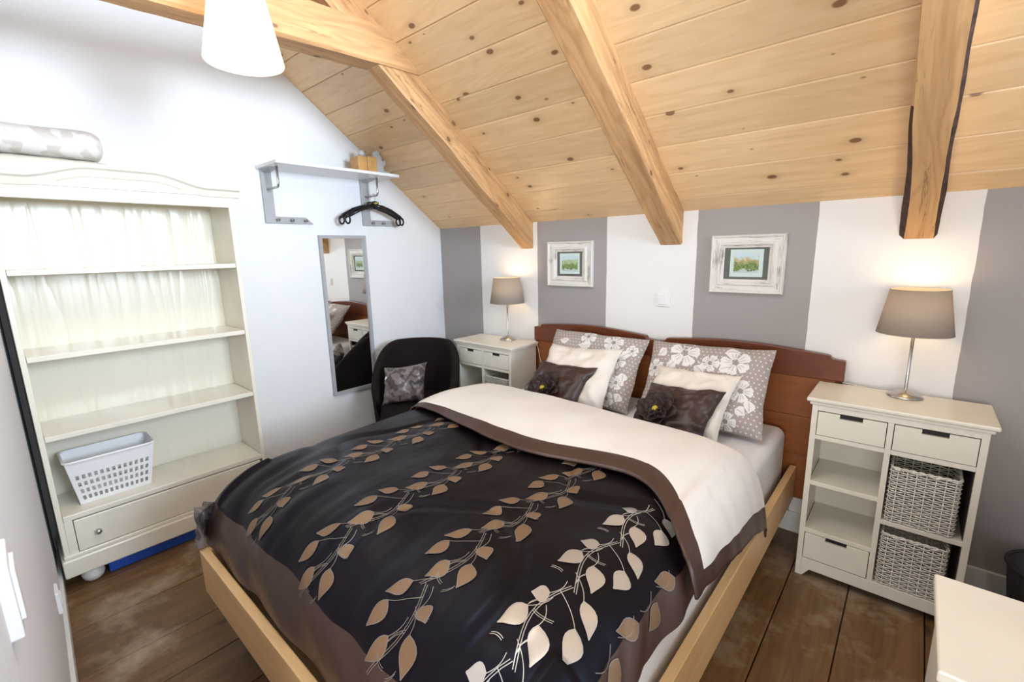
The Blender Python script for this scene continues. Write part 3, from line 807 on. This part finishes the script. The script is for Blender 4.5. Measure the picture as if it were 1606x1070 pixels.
def rack_ornament():
    z = 1.9015
    r = thing('wooden_block', 'orange wooden block box on the right end of the rack shelf', 'box', (.12, -.72, z))
    MB().box(.10, .20, -.800, -.735, z, z+.098).build('block_half', M['softblock'], r, .006)
    MB().box(.10, .20, -.733, -.665, z, z+.104).build('block_half', M['softblock'], r, .006)
    MB().lathe([(.0001, 0), (.016, .004), (.022, .02), (.018, .036), (.0001, .044)], (.15, -.745, z+.102), 20).build('knob', M['silverwood'], r, smooth=True)
    o = MB()
    sil = [(-.66, 0), (-.545, 0), (-.545, .03), (-.588, .034), (-.592, .055), (-.575, .07), (-.57, .095), (-.583, .10), (-.593, .09), (-.603, .098), (-.60, .112),
           (-.612, .128), (-.618, .15), (-.635, .155), (-.655, .145), (-.66, .12)]
    o.prism(sil, lambda a, b, d: (d, a, b+z), .135, .160)
    tag(o.build('scroll_bracket', M['silverwood'], bevel=.003), 'pale grey scroll-cut wooden bracket beside the orange block on rack', 'ornament')
rack_ornament()

# ------------------------------------------------------------------ bed
BL, BR, BF = 1.074, 2.565, -2.10
def bed():
    r = thing('bed', 'double bed with birch side rails and red pine headboards against striped wall', 'bed', ((BL+BR)/2, -1.05, 0))
    z0, z1, t = .205, .371, .028
    MB().box(BR-t, BR, BF+t, -.065, z0, z1, grain='y').build('side_rail', M['birch'], r, .003)
    MB().box(BL, BL+t, BF+t, -.065, z0, z1, grain='y').build('side_rail', M['birch'], r, .003)
    MB().box(BL, BR, BF, BF+t, z0, z1, grain='x').build('foot_rail', M['birch'], r, .003)
    for (lx, ly) in ((BR-.07, -.16), (BL+.07, -.16), (BR-.07, -1.98), (BL+.07, -1.98)):
        MB().lathe([(.0001, 0), (.02, 0), (.02, z0+.02)], (lx, ly, 0), 20).build('leg', M['chrome'], r, smooth=True)
    MB().box(BL+t, BR-t, BF+t, -.07, .215, .235).build('slat_base', M['birch'], r)
    for hx0, hx1 in ((.982, 1.838), (1.842, 2.704)):
        yb, yf = -.016, -.046
        top = [(hx0, .893), (hx0+.05, .897), (hx0+.06, .912)]
        n = 24
        for i in range(n+1):
            u = i/n; top.append((lerp(hx0+.075, hx1-.075, u), .914+.022*math.sin(PI*u)))
        top += [(hx1-.06, .912), (hx1-.05, .897), (hx1, .893)]
        out = [(hx0, .80), *top, (hx1, .80)]
        m = MB(); m.prism(out, lambda a, b, d: (a, d, b), yf-.006, yb)
        m.build('headboard_rail', M['redpine'], r, .004)
        for e0, e1 in ((hx0, hx0+.05), (hx1-.05, hx1)):
            pass
        m = MB()
        for k, (za, zb_) in enumerate(((.20, .42), (.42, .61), (.61, .80))):
            m.box(hx0+.03, hx1-.03, yf, yb, za+.001, zb_, grain='x', off=k*1.7+hx0)
        m.build('headboard_panel', M['redpine2'], r, .002)
        for e in (hx0+.004, hx1-.054):
            MB().box(e, e+.05, yf+.004, yb, .19, .80, grain='z').build('headboard_post', M['redpine'], r, .003)
bed()

def rbox_surface(x0, x1, y0, y1, z0, z1, rad, nu=120, nv=60):
    """soft mattress"""
    m = MB()
    cx, cy = (x0+x1)/2, (y0+y1)/2; hx, hy = (x1-x0)/2, (y1-y0)/2
    prof = [(0, z0), (0, z0+.02)]
    ring = []
    for (sx, sy, a0) in ((1, -1, -90), (1, 1, 0), (-1, 1, 90), (-1, -1, 180)):
        for k in range(8): a = math.radians(a0+k*90/7); ring.append((sx*(hx-rad), sy*(hy-rad), math.cos(a), math.sin(a)))
    lv = [(0, z0)]+[(0, lerp(z0, z1-.04, i/6)) for i in range(1, 7)]+[(.04*(1-math.cos(a)), z1-.04+.04*math.sin(a)) for a in [PI/2*i/6 for i in range(1, 7)]]
    n = len(ring)
    def P(u, v):
        bx, by, dx, dy = ring[round(u*n) % n]; ins, z = lv[round(v*(len(lv)-1))]
        q = noise.noise(Vector((bx*4, by*4, z*8)))*.004
        return (cx+bx+dx*(rad-ins+q), cy+by+dy*(rad-ins+q), z)
    m.grid(P, n, len(lv)-1, close_u=True)
    m.poly([P(i/n, 1) for i in range(n)]); m.poly([P(i/n, 0) for i in range(n)][::-1])
    return m
tag(rbox_surface(BL+.032, BR-.050, BF+.115, -.075, .236, .560, .05).build('mattress', M['sheet'], smooth=False), 'white-sheeted double mattress inside the birch bed frame', 'mattress')
mo = bpy.data.objects['mattress']
for p in mo.data.polygons: p.use_smooth = len(p.vertices) == 4

# duvet: a = arc coordinate across, b = arc coordinate along (towards the head)
def arc(tab):
    L = [0]
    for (a, b), (c, d) in zip(tab, tab[1:]): L.append(L[-1]+math.hypot(c-a, d-b))
    return L
XT = [(1.030, -.235), (1.036, -.16), (1.050, -.085), (1.082, -.034), (1.13, -.012), (1.22, -.002), (1.6, .006), (1.9, .006), (2.25, .004), (2.38, -.002), (2.44, -.014), (2.482, -.038), (2.514, -.075), (2.534, -.112), (2.548, -.150)]
YT = [(-2.066, -.285), (-2.062, -.235), (-2.052, -.17), (-2.028, -.115), (-1.985, -.075), (-1.92, -.038), (-1.82, -.014), (-1.68, -.003), (-1.4, 0), (-.55, 0)]
XL, YL = arc(XT), arc(YT)
def curve(tab, L, s):
    s = max(0, min(L[-1], s))
    def raw(s):
        s = max(0, min(L[-1], s))
        for i in range(len(L)-1):
            if s <= L[i+1]+1e-9:
                t = (s-L[i])/(L[i+1]-L[i]); return lerp(tab[i][0], tab[i+1][0], t), lerp(tab[i][1], tab[i+1][1], t)
        return tab[-1]
    w = min(.02, s, L[-1]-s)
    pts = [raw(s+w*k) for k in (-1, -.5, 0, .5, 1)]
    return sum(p[0] for p in pts)/5, sum(p[1] for p in pts)/5
def inv(tab, L, x):
    for i in range(len(tab)-1):
        if tab[i][0] <= x <= tab[i+1][0]: return lerp(L[i], L[i+1], (x-tab[i][0])/(tab[i+1][0]-tab[i][0]))
    return 0 if x < tab[0][0] else L[-1]
Z0 = .664
def wr(x, y):
    v = noise.noise(Vector((x*2.2, y*2.6, 1.1)))*.010
    v += noise.noise(Vector((x*5+y*3, y*4-x*2, 4.2)))*.006
    # sharp diagonal creases
    c = noise.noise(Vector((x*3.1+y*1.3, y*2.3-x*1.1, 9.7))); v += -.010*max(0, 1-abs(c)*9)
    # radial folds near the foot edge
    f = sstep((-1.62-y)/.3); v += f*.016*noise.noise(Vector((x*11, y*1.6, 3.3)))+f*.008*noise.noise(Vector((x*23, y*2.6, 8.3)))
    return v
def duvet_pt(a, b):
    x, dx = curve(XT, XL, a); y, dy = curve(YT, YL, b)
    drop = dx+dy
    if dx < -.02 and dy < -.02: drop = -math.hypot(dx, dy)
    wv = wr(x, y)
    side = max(sstep(-dx/.1), sstep(-dy/.12))
    fold = side*.022*noise.noise(Vector((a*9+b*9, 2.2, .3)))
    # outward bulge wave on hanging sides
    xo = math.copysign(1, x-1.8)*sstep(-dx/.08)*abs(fold)*1.0
    yo = -sstep(-dy/.08)*fold*.5
    z = max(Z0+drop, .375)+wv*(1-.6*side)
    return Vector((x+xo, y+yo, z))
def duvet_n(a, b):
    e = .004; da = duvet_pt(a+e, b)-duvet_pt(a-e, b); db = duvet_pt(a, b+e)-duvet_pt(a, b-e)
    n = da.cross(db)
    return n.normalized() if n.length > 1e-9 else Vector((0, 0, 1))
def on_duvet(x, y, off=.0018):
    a, b = x, y   # already arc coordinates
    return duvet_pt(a, b)+duvet_n(a, b)*off
AX = lambda x: inv(XT, XL, x)
BY = lambda y: inv(YT, YL, y)

def ribbon(m, F, pts, w, mi):
    n0 = len(m.v); k = len(pts)
    for i in range(k):
        p = Vector((*pts[i], 0)); t = Vector((*pts[min(i+1, k-1)], 0))-Vector((*pts[max(i-1, 0)], 0))
        if t.length < 1e-9: t = Vector((1, 0, 0))
        t.normalize(); nrm = Vector((-t.y, t.x, 0))*w/2
        for s in (-1, 1): q = p+nrm*s; m.v.append(tuple(F(q.x, q.y)))
    for i in range(k-1): m.face((n0+2*i, n0+2*i+1, n0+2*i+3, n0+2*i+2), mi)
def leaf_shape(n=9, sharp=1.5, full=.42):
    up = []; 
    for i in range(n+1):
        t = i/n; w = math.sin(PI*t**.8)**1.0*(1-.25*t); up.append((t, w*full))
    return up
def leaf(m, F, x, y, ang, L, W, mi, outline=None):
    ca, sa = math.cos(ang), math.sin(ang); n = 8
    G = lambda u, v: F(x+u*ca-v*sa, y+u*sa+v*ca)
    sh = []
    for i in range(n+1):
        t = i/n; w = (math.sin(PI*t**.78)**1.15)*(1-.2*t)*W*.60 if 0 < t < 1 else 0; bend = .10*L*math.sin(PI*t)
        sh.append((t*L, w, bend))
    n0 = len(m.v)
    for u, w, b_ in sh:
        for s in (-1, 0, 1): m.v.append(tuple(G(u, b_+s*w)))
    for i in range(n):
        for s in range(2): m.face((n0+3*i+s, n0+3*i+s+1, n0+3*i+s+4, n0+3*i+s+3), mi)
    if outline is not None:
        for s in (-1, 1): ribbon(m, lambda a, b: F(a, b)+Vector((0, 0, .0006)), [(x+u*ca-(b_+s*w)*sa, y+u*sa+(b_+s*w)*ca) for u, w, b_ in sh], .0022, outline)

def vine(m, F, ax, b0, b1, mi_leaf, mi_line, seed, mirror=1, scale=1.0):
    rnd = random.Random(seed); b = b0; cell = .215*scale; k = 0
    S = lambda px, py: F(px, py)
    while b > b1:
        # main double stem going towards the foot, with a sway
        st = [(ax+mirror*(.030*math.sin(t*PI*1.15)-.012), b-cell*1.05*t) for t in [i/10 for i in range(11)]]
        for o in (-.003, .003): ribbon(m, S, [(p[0]+o, p[1]) for p in st], .0018, mi_line)
        # twigs
        for (dx, dy, an, ln) in ((.01, -.06, -.4, .045), (.02, -.10, 3.6, .05), (-.015, -.16, -1.0, .035), (.03, -.19, .4, .03)):
            a_ = an if mirror > 0 else PI-an; q = [(ax+mirror*dx+ln*t*math.cos(a_+.5*t), b+dy+ln*t*math.sin(a_+.5*t)) for t in [i/5 for i in range(6)]]
            for o in (-.0025, .0025): ribbon(m, S, [(p[0], p[1]+o) for p in q], .0015, mi_line)
        # branches ending in leaves
        for (dx, dy, an, L, W) in ((-.050, -.012, 3.9, .075, .034), (-.070, -.075, 4.5, .072, .040), (.018, -.045, -.5, .045, .040), (-.012, -.125, 4.3, .078, .040), (.036, -.100, 5.1, .080, .044)):
            a_ = (an if mirror > 0 else PI-an)+rnd.uniform(-.15, .15)
            px, py = ax+mirror*dx, b+dy
            leaf(m, F, px, py, a_, L*scale*rnd.uniform(.9, 1.08), W*scale, mi_leaf, mi_line)
            sx, sy = ax+mirror*.005, b+dy+.05
            q = [(lerp(sx, px, t)+.008*math.sin(PI*t), lerp(sy, py, t)) for t in [i/6 for i in range(7)]]
            ribbon(m, S, q, .0018, mi_line)
        b -= cell; k += 1

def duvet():
    r = thing('duvet', 'dark brown satin duvet with bronze leaf vines on the bed', 'duvet', (1.8, -1.2, .45))
    m = MB(); NA, NB = 150, 150; A, B = XL[-1], YL[-1]
    b_end = BY(-.80)
    seam_b = BY(-2.045)+.030; seam_a = A-.080
    bb = lambda v: v/.12*seam_b if v < .12 else seam_b+(v-.12)/.88*(b_end-seam_b)
    aa = lambda u: u/.04*.07 if u < .04 else (.07+(u-.04)/.92*(seam_a-.07) if u < .96 else seam_a+(u-.96)/.04*(A-seam_a))
    def mat(u, v): return 1 if (v < .12 or u > .96 or u < .04) else 0
    m.grid(lambda u, v: duvet_pt(aa(u), bb(v)), NA, NB, mfn=mat)
    # underside skirt so it has thickness
    def low(u, v):
        p = duvet_pt(u*A, bb(v)); return p
    F = on_duvet
    for ax, sd, mr in ((1.42, 1, 1), (1.80, 2, 1), (2.13, 3, 1)):
        vine(m, F, AX(ax), BY(-1.10), BY(-2.00), 2, 3, sd, mr, .92)
    vine(m, F, AX(2.385), BY(-1.28), BY(-2.00), 4, 5, 4, -1, .98)
    for k in range(6):
        b = BY(-1.44)-k*.095
        leaf(m, F, AX(2.515)+.012*(k % 2), b, -1.9+.7*(k % 2), .07, .036, 2, 3)
        q = [(AX(2.505)+.02*math.sin(t*3), b-.07*t) for t in [i/6 for i in range(7)]]; ribbon(m, F, q, .0018, 3)
    m.build('duvet_cover', [M['duvet'], M['border'], M['gold'], M['thread'], M['leafsheen'], M['threadsheen']], r, smooth=True, fix=False)
    # folded-back flap
    yo = [(1.05, -1.16), (1.12, -1.175), (1.22, -1.19), (1.31, -1.185), (1.50, -1.225), (1.70, -1.262), (1.93, -1.272), (2.08, -1.220), (2.21, -1.195), (2.30, -1.185), (2.39, -1.235), (2.46, -1.31), (2.52, -1.40), (2.56, -1.44)]
    yc = [(1.05, -.76), (1.12, -.745), (1.30, -.715), (1.52, -.72), (1.76, -.73), (1.98, -.755), (2.23, -.765), (2.44, -.775), (2.53, -.72), (2.56, -.70)]
    XF = [(1.062, -.20), (1.065, -.12), (1.082, -.05), (1.12, -.018), (1.2, 0), (1.6, .008), (2.2, .006), (2.38, 0), (2.46, -.02), (2.505, -.055), (2.535, -.11), (2.553, -.17), (2.566, -.24), (2.576, -.315)]
    FL = arc(XF); ZF = Z0+.024; nA = 140; nB = 50; bw = .062
    def flap_t(v, x, y1_, y0_):
        wd = lerp(.022, .075, min(1, max(0, (x-1.05)/.7))) if x < 2.3 else .078
        tb = 1-wd/abs(y1_-y0_)
        return (v-.12)/.76*tb if v < .88 else tb+(v-.88)/.12*(1-tb)
    def FP(u, v):
        # v: 0 = under crease .. 0.12 = crease .. 1 = outer edge
        s = u/.95*(FL[-1]-.085) if u < .95 else FL[-1]-.085+(u-.95)/.05*.085
        x, dx = curve(XF, FL, s)
        # shorten the hang towards the outer (foot-side) edge
        yo_, yc_ = smoothtab(yo, x, .05), smoothtab(yc, x, .05)
        if v < .12:
            a = (1-v/.12)*2.3; rr = .026
            y = yc_-rr+rr*math.sin(min(a, PI))+.0; zoff = -rr+rr*math.cos(a); t = 0
            y = yc_+rr*math.sin(a)-.0
        else:
            t = flap_t(v, x, yo_, yc_); y = lerp(yc_, yo_, t); zoff = 0
        if x > 2.46:
            lim = lerp(-.325, -.135, t**.8); dx = max(dx, lim)if False else dx*lerp(1.0, .43, t**.9)
        z = ZF+dx+zoff
        w_ = noise.noise(Vector((x*3, y*3.4, 5)))*.009+noise.noise(Vector((x*9, y*5, 2)))*.003
        lift = .018*math.sin(PI*min(1, t*1.0))
        if t > .9: lift -= (t-.9)/.1*.010
        z += w_+lift*(1 if dx > -.03 else .4)
        if dx < -.05: x += .006*noise.noise(Vector((y*14, x, 0)))
        return Vector((x, y, z))
    fm = MB()
    def fmat(u, v): return 1 if (v > .88 or u > .95) else 0
    fm.grid(FP, nA, nB, mfn=fmat)
    fo = fm.build('folded_flap', [M['lining'], M['border']], r, smooth=True, fix=False, solid=.007); fo['label'] = 'ivory lining folded back, with chocolate satin border'
    # crumpled satin corner at the foot
    cm = MB()
    def CP(u, v):
        a = (u-.5)*PI*.95+PI*1.17
        rr = .052+.012*noise.noise(Vector((u*6, v*5, 2)))+.010*math.sin(u*17+v*3)
        return Vector((1.078+rr*math.cos(a)*(1-.15*v), -2.055+rr*math.sin(a)*(1-.2*v)*.8, .385+.135*v+.012*noise.noise(Vector((u*5, v*4, 7)))))
    cm.grid(CP, 36, 16); top = [CP(i/36, 1) for i in range(37)]
    cm.poly(top)
    co = cm.build('gathered_corner', M['damask'], r, smooth=True); co['label'] = 'gathered silvery satin corner'
duvet()

# ------------------------------------------------------------------ cushions
def pillow_fn(w, h, t, org, right, up, pinch=.06, sag=0, seed=0, wv=.01):
    R, U = Vector(right).normalized(), Vector(up).normalized(); Nn = R.cross(U).normalized()   # front normal
    O = Vector(org)
    def F(u, v, side=1, off=0):
        # u,v in -1..1
        pu = u*(1-pinch*(1-v*v)*abs(u)**3); pv = v*(1-pinch*(1-u*u)*abs(v)**3)
        pv += .030*noise.noise(Vector((u*1.7+seed*3, v, 6)))*abs(v)**3; pu += .022*noise.noise(Vector((v*1.9+seed*5, u, 2)))*abs(u)**3
        th = t/2*(max(0, (1-u**4))*max(0, (1-v**4)))**.55
        n = noise.noise(Vector((u*2+seed, v*2, side)))*wv+noise.noise(Vector((u*5+seed, v*5, side+3)))*wv*.35
        n *= min(1, th/(t*.2)+.15)
        return O+R*(pu*w/2)+U*(pv*h/2-sag*(1-abs(v))*0)+Nn*((th+n+off)*side)
    return F
def pillow(name, label, cat, F, mats, w, h, extras=None, parent=None, piping=None):
    m = MB(); n = 40
    for side in (1, -1):
        m.grid(lambda u, v: F(u*2-1, v*2-1, side), n, n, uvfn=lambda u, v: (u*w, v*h))
    if extras: extras(m, F)
    o = m.build(name, mats, smooth=True, fix=False)
    if label: tag(o, label, cat)
    return o

def flower_print(m, G, x, y, R, rot, rnd):
    """five-petal flower in metre coords through G(x,y,off)"""
    n = 5; P = 12
    for k in range(n):
        a = rot+2*PI*k/n; pts = []
        for i in range(P+1):
            t = i/P; aa = a+(t-.5)*1.22; rr = R*(.86+.16*math.sin(PI*t)-.08*(abs(t-.5) < .08))
            if t in (0, 1): rr = R*.30
            pts.append((x+rr*math.cos(aa), y+rr*math.sin(aa)))
        c = (x+R*.12*math.cos(a), y+R*.12*math.sin(a)); n0 = len(m.v)
        m.v.append(tuple(G(*c, .0016)))
        for i in range(P+1):   # inner mid ring for curvature
            q = pts[i]; m.v.append(tuple(G((q[0]+c[0])/2, (q[1]+c[1])/2, .0016)))
        for q in pts: m.v.append(tuple(G(*q, .0016)))
        for i in range(P):
            m.face((n0, n0+1+i, n0+2+i), 1); m.face((n0+1+i, n0+P+2+i, n0+P+3+i, n0+2+i), 1)
        for tt in (-.25, .1):
            ribbon(m, lambda p, q: G(p, q, .0028), [(x+R*s*math.cos(a+tt), y+R*s*math.sin(a+tt)) for s in (.32, .45, .6, .72)], .0018, 2)
    for rr in (.2, .11):
        ribbon(m, lambda p, q: G(p, q, .0030), [(x+R*rr*math.cos(2*PI*i/12), y+R*rr*math.sin(2*PI*i/12)) for i in range(13)], .0030, 2)
def leaf_print(m, G, x, y, ang, L, W):
    leaf(m, lambda p, q: G(p, q, .0016), x, y, ang, L, W*1.5, 1)
    ca, sa = math.cos(ang), math.sin(ang)
    ribbon(m, lambda p, q: G(p, q, .0028), [(x+L*t*ca-.1*L*math.sin(PI*t)*sa, y+L*t*sa+.1*L*math.sin(PI*t)*ca) for t in (.15, .35, .55, .8)], .002, 2)
def floral_extra(w, h, items):
    def ex(m, F):
        rnd = random.Random(5)
        def G(x, y, off):
            u, v = max(-.985, min(.985, x/(w/2))), max(-.985, min(.985, y/(h/2)))
            return F(u, v, 1, off)
        for it in items:
            if it[0] == 'f': flower_print(m, G, it[1], it[2], it[3], it[4], rnd)
            elif it[0] == 's': ribbon(m, lambda p, q: G(p, q, .0016), it[1], .004, 1)
            else: leaf_print(m, G, it[1], it[2], it[3], it[4], it[5])
    return ex
def place(tl, tr, bl):
    """corner points in 3d -> origin, right, up, w, h"""
    tl, tr, bl = Vector(tl), Vector(tr), Vector(bl); w = (tr-tl).length; h = (tl-bl).length
    return (tr+bl)/2, tr-tl, tl-bl, w, h

# floral pillows lean on the headboards
def floral(lab, tl, tr, bl, items, seed):
    O, R, U, w, h = place(tl, tr, bl)
    F = pillow_fn(w, h, .12, O, R, U, .05, seed=seed, wv=.016)
    pillow('floral_pillow', lab, 'pillow', F, [M['floral'], M['flowerwhite'], M['taupe_line']], w, h, floral_extra(w, h, items))
floral('taupe dotted pillow with white flowers leaning on the left headboard', (1.235, -.14, .915), (1.835, -.115, .905), (1.262, -.43, .575),
       [('f', .13, .150, .058, .3), ('f', .185, .045, .050, .9), ('f', .085, -.065, .046, .1), ('f', .13, -.165, .056, .5), ('f', -.03, .165, .05, 1),
        ('l', .00, .12, 3.3, .085, .03), ('l', .11, .10, 5.4, .06, .03), ('l', .20, .07, .7, .06, .03), ('l', .12, -.03, 4.2, .055, .03), ('l', .23, -.02, 4.9, .06, .03), ('l', .08, -.14, 5.6, .05, .03), ('l', -.15, .13, 3.2, .07, .025), ('l', .25, .15, 4.4, .06, .025), ('f', .245, .12, .035, .5),
        ('f', .215, -.085, .042, .2), ('f', .185, -.180, .040, .8), ('l', .25, -.14, 4.4, .05, .03), ('s', [(.10, .12), (.13, .08), (.16, .05)]), ('s', [(.15, .0), (.11, -.04), (.07, -.06)])], 1)
floral('taupe dotted pillow with white flowers leaning on the right headboard', (1.860, -.115, .905), (2.455, -.15, .93), (1.885, -.365, .56),
       [('f', -.09, .135, .076, .2), ('f', .155, .110, .066, .7), ('f', .045, .09, .045, 1.2), ('f', .20, -.025, .055, .1), ('f', .09, -.095, .046, .6), ('f', -.235, .04, .05, .4), ('f', .155, -.175, .045, 0),
        ('l', -.13, .09, 4.0, .07, .03), ('l', -.03, .07, 5.6, .07, .03), ('l', .09, .06, .3, .07, .03), ('l', .18, .03, 4.4, .06, .03), ('l', .24, -.06, 4.8, .06, .03), ('l', .13, -.05, 4.2, .05, .03), ('l', .19, -.11, 5.8, .05, .03), ('l', -.19, .15, 3.9, .06, .03), ('l', .10, .155, .2, .07, .025),
        ('s', [(-.02, .10), (.03, .06), (.10, .05), (.16, .06)]), ('s', [(.18, .04), (.20, .0), (.15, -.05), (.10, -.07)])], 3)

def ivory(lab, tl, tr, bl, seed):
    O, R, U, w, h = place(tl, tr, bl); F = pillow_fn(w, h, .10, O, R, U, .09, seed=seed, wv=.02)
    pillow('ivory_cushion', lab, 'cushion', F, [M['ivory']], w, h)
ivory('plain ivory cushion behind the left brown flower cushion', (1.318, -.305, .855), (1.773, -.295, .877), (1.335, -.545, .570), 5)
ivory('plain ivory cushion behind the right brown flower cushion', (1.97, -.29, .820), (2.36, -.31, .830), (1.955, -.535, .570), 8)

def flower_cushion(lab, tl, tr, bl, fu, fv, seed):
    O, R, U, w, h = place(tl, tr, bl); F = pillow_fn(w, h, .085, O, R, U, .08, seed=seed, wv=.018)
    Oo = O
    r = thing('flower_cushion', lab, 'cushion', tuple(Oo))
    m = MB(); n = 36
    for side in (1, -1): m.grid(lambda u, v: F(u*2-1, v*2-1, side), n, n)
    m.build('cushion_body', M['browncushion'], r, smooth=True, fix=False)
    c = F(fu, fv, 1, .004); Rn, Un = R.normalized(), U.normalized(); Nn = Rn.cross(Un).normalized()
    fm = MB(); rnd = random.Random(seed)
    for ring, (cnt, L, W, tilt) in enumerate(((6, .094, .078, .10), (6, .072, .064, .25), (5, .044, .042, .5))):
        for k in range(cnt):
            a = 2*PI*k/cnt+ring*.5+rnd.uniform(-.15, .15); d = Rn*math.cos(a)+Un*math.sin(a); s = Nn.cross(d)
            def PP(u, v, d=d, s=s, L=L, W=W, tilt=tilt, ring=ring):
                vv = v*2-1; wd = math.sin(PI*(.12+.80*u))**.8*W/2
                cup = .012*vv*vv+.004*math.sin(u*9)
                return c+d*(L*u)+s*(wd*vv)+Nn*(.006+ring*.005+tilt*L*u*u+cup-.010*max(0, u-.8)*4)
            fm.grid(PP, 8, 6)
    fl = fm.build('fabric_flower', M['petal'], r, smooth=True, fix=False, solid=.0012)
    b = MB(); nn = 16
    prof = [(.0001, .012), (.007, .011), (.0125, .005), (.014, 0)]
    b.grid(lambda u, v: c+Rn*(prof[round(v*3)][0]*math.cos(2*PI*u))+Un*(prof[round(v*3)][0]*math.sin(2*PI*u))+Nn*(.022+prof[round(v*3)][1]), nn, 3, close_u=True)
    bo = b.build('button', M['yellow'], fl, smooth=True); bo['label'] = 'yellow fabric button'
flower_cushion('brown satin cushion with fabric flower at the left of the bed', (1.344, -.44, .785), (1.704, -.435, .792), (1.29, -.605, .580), -.10, -.38, 11)
flower_cushion('brown satin cushion with fabric flower on the right half of the bed', (2.0, -.44, .768), (2.338, -.44, .785), (1.96, -.61, .580), -.30, -.25, 12)

# ------------------------------------------------------------------ tub chair
def tub_chair():
    cx, cy = .455, -.66; face = math.radians(-50)   # opening towards the camera
    r = thing('tub_chair', 'dark brown upholstered tub chair in the corner by the mirror', 'chair', (cx, cy, 0))
    def dirv(a): return Vector((math.cos(face+a), math.sin(face+a), 0))
    C = Vector((cx, cy, 0)); A0 = math.radians(52)
    def top(a):      # a measured from the front, 0..pi
        t = abs(a); k = sstep((t-math.radians(38))/math.radians(108))**.9; return lerp(.43, .80, k)
    def rad(a, z):
        t = abs(a); base = .288+.015*math.cos(2*a); return base+.055*(z-.3)*(1 if z > .3 else .6)
    m = MB()
    prof = []   # around the cross-section: outer bottom->outer top->roll->inner top->inner bottom
    def SP(u, v):
        a = lerp(A0, 2*PI-A0, u); sa = a-PI; t = PI-abs(sa)          # t: angle from front
        zt = top(t)
        th = .052
        if v < .45: z = lerp(.16, zt-.02, v/.45); rr = rad(a, z); 
        elif v < .55:
            q = (v-.45)/.10*PI; z = zt-.02+.02*math.sin(q); rr = rad(a, zt)-th/2+th/2*math.cos(q)
        else: z = lerp(zt-.02, .30, (v-.55)/.45); rr = rad(a, z)-th
        # front ends pulled in
        e = min(u, 1-u); rr -= .03*(1-sstep(e/.08))*(1 if v < .5 else -0.6)
        return C+dirv(a)*rr+Vector((0, 0, z))
    m.grid(SP, 72, 40)
    for e in (0, 1): m.poly([SP(e, i/40) for i in range(41)])
    m.build('shell', M['chair'], r, smooth=True)
    s = MB()
    def seat(u, v):
        a = 2*PI*u; rr = .245*(1 if abs(math.cos(a)) < .99 else 1); prof = [(0.0001, .445), (.5, .444), (.85, .438), (.97, .42), (1.0, .39), (1.0, .30), (.98, .22), (.90, .18), (.0001, .18)]
        k, z = prof[round(v*8)]; f = 1+.22*max(0, math.cos(a))**2*0
        ext = .045*max(0, math.cos(a))
        return C+dirv(a)*(rr*k)+dirv(0)*(ext*k)+Vector((0, 0, z))
    s.grid(seat, 48, 8, close_u=True); s.build('seat', M['chair'], r, smooth=True)
    for k in range(4):
        d = dirv(math.radians(45+90*k)); p = C+d*.19; q = C+d*.24
        MB().tube([(p.x, p.y, .20), (q.x, q.y, 0)], [.018, .011], 12).build('leg', M['blackplastic'], r, smooth=True)
    # damask cushion
    f = dirv(0); right = Vector((0, 0, 1)).cross(f)*1.0; right = Vector((-f.y, f.x, 0))
    O = C+f*.085+right*(-.055)+Vector((0, 0, .565)); up = Vector((-f.x*.28, -f.y*.28, 1)) + right*.05
    F = pillow_fn(.285, .25, .10, O, right+Vector((0, 0, .12)), up, .10, seed=21, wv=.016)
    pillow('damask_cushion', 'small grey damask satin cushion sitting in the tub chair', 'cushion', F, [M['damask']], .285, .25)
tub_chair()

# ------------------------------------------------------------------ low white chest, bin
def chest():
    z = .75; x0, x1, y0, y1 = 2.991, 3.45, -1.589, -1.305
    r = thing('low_cabinet', 'low off-white cabinet with a smooth flat top at bottom right corner', 'cabinet', ((x0+x1)/2, (y0+y1)/2, 0))
    C = M['cabwhite']
    MB().box(x0, x1, y0, y1, z-.020, z).build('cabinet_top', C, r, .003)
    MB().box(x0+.012, x1-.012, y0+.012, y1-.008, .04, z-.020).build('cabinet_body', C, r, .002)
    for k, (a, b) in enumerate(((.06, .26), (.27, .46), (.47, .66))):
        d = MB().box(x0+.03, x1-.03, y0+.004, y0+.014, a, b).build('drawer', C, r, .002)
        MB().box((x0+x1)/2-.04, (x0+x1)/2+.04, y0-.006, y0+.006, (a+b)/2-.006, (a+b)/2+.006).build('handle', M['chrome'], d, .002)
    for a in (x0+.02, x1-.06):
        for b in (y0+.02, y1-.06): MB().box(a, a+.04, b, b+.04, 0, .05).build('foot', C, r, .002)
    r.rotation_euler = (0, 0, 0)
    r2 = 0
    r.rotation_euler[2] = r2
chest()
def bin_():
    x, y = 3.385, -.19
    r = thing('waste_bin', 'black round waste bin on the floor against the grey wall stripe', 'bin', (x, y, 0))
    MB().lathe([(.0001, .003), (.10, .002), (.104, .01), (.132, .268), (.129, .268), (.100, .012), (.0001, .012)], (x, y, 0), 48).build('bin_body', M['blackplastic'], r, smooth=True)
    MB().tube([(x+.134*math.cos(2*PI*k/48), y+.134*math.sin(2*PI*k/48), .268) for k in range(48)], .006, 8, closed=True).build('bin_rim', M['blackplastic'], r, smooth=True)
bin_()
for o in bpy.data.objects:
    if '_root' in o: del o['_root']
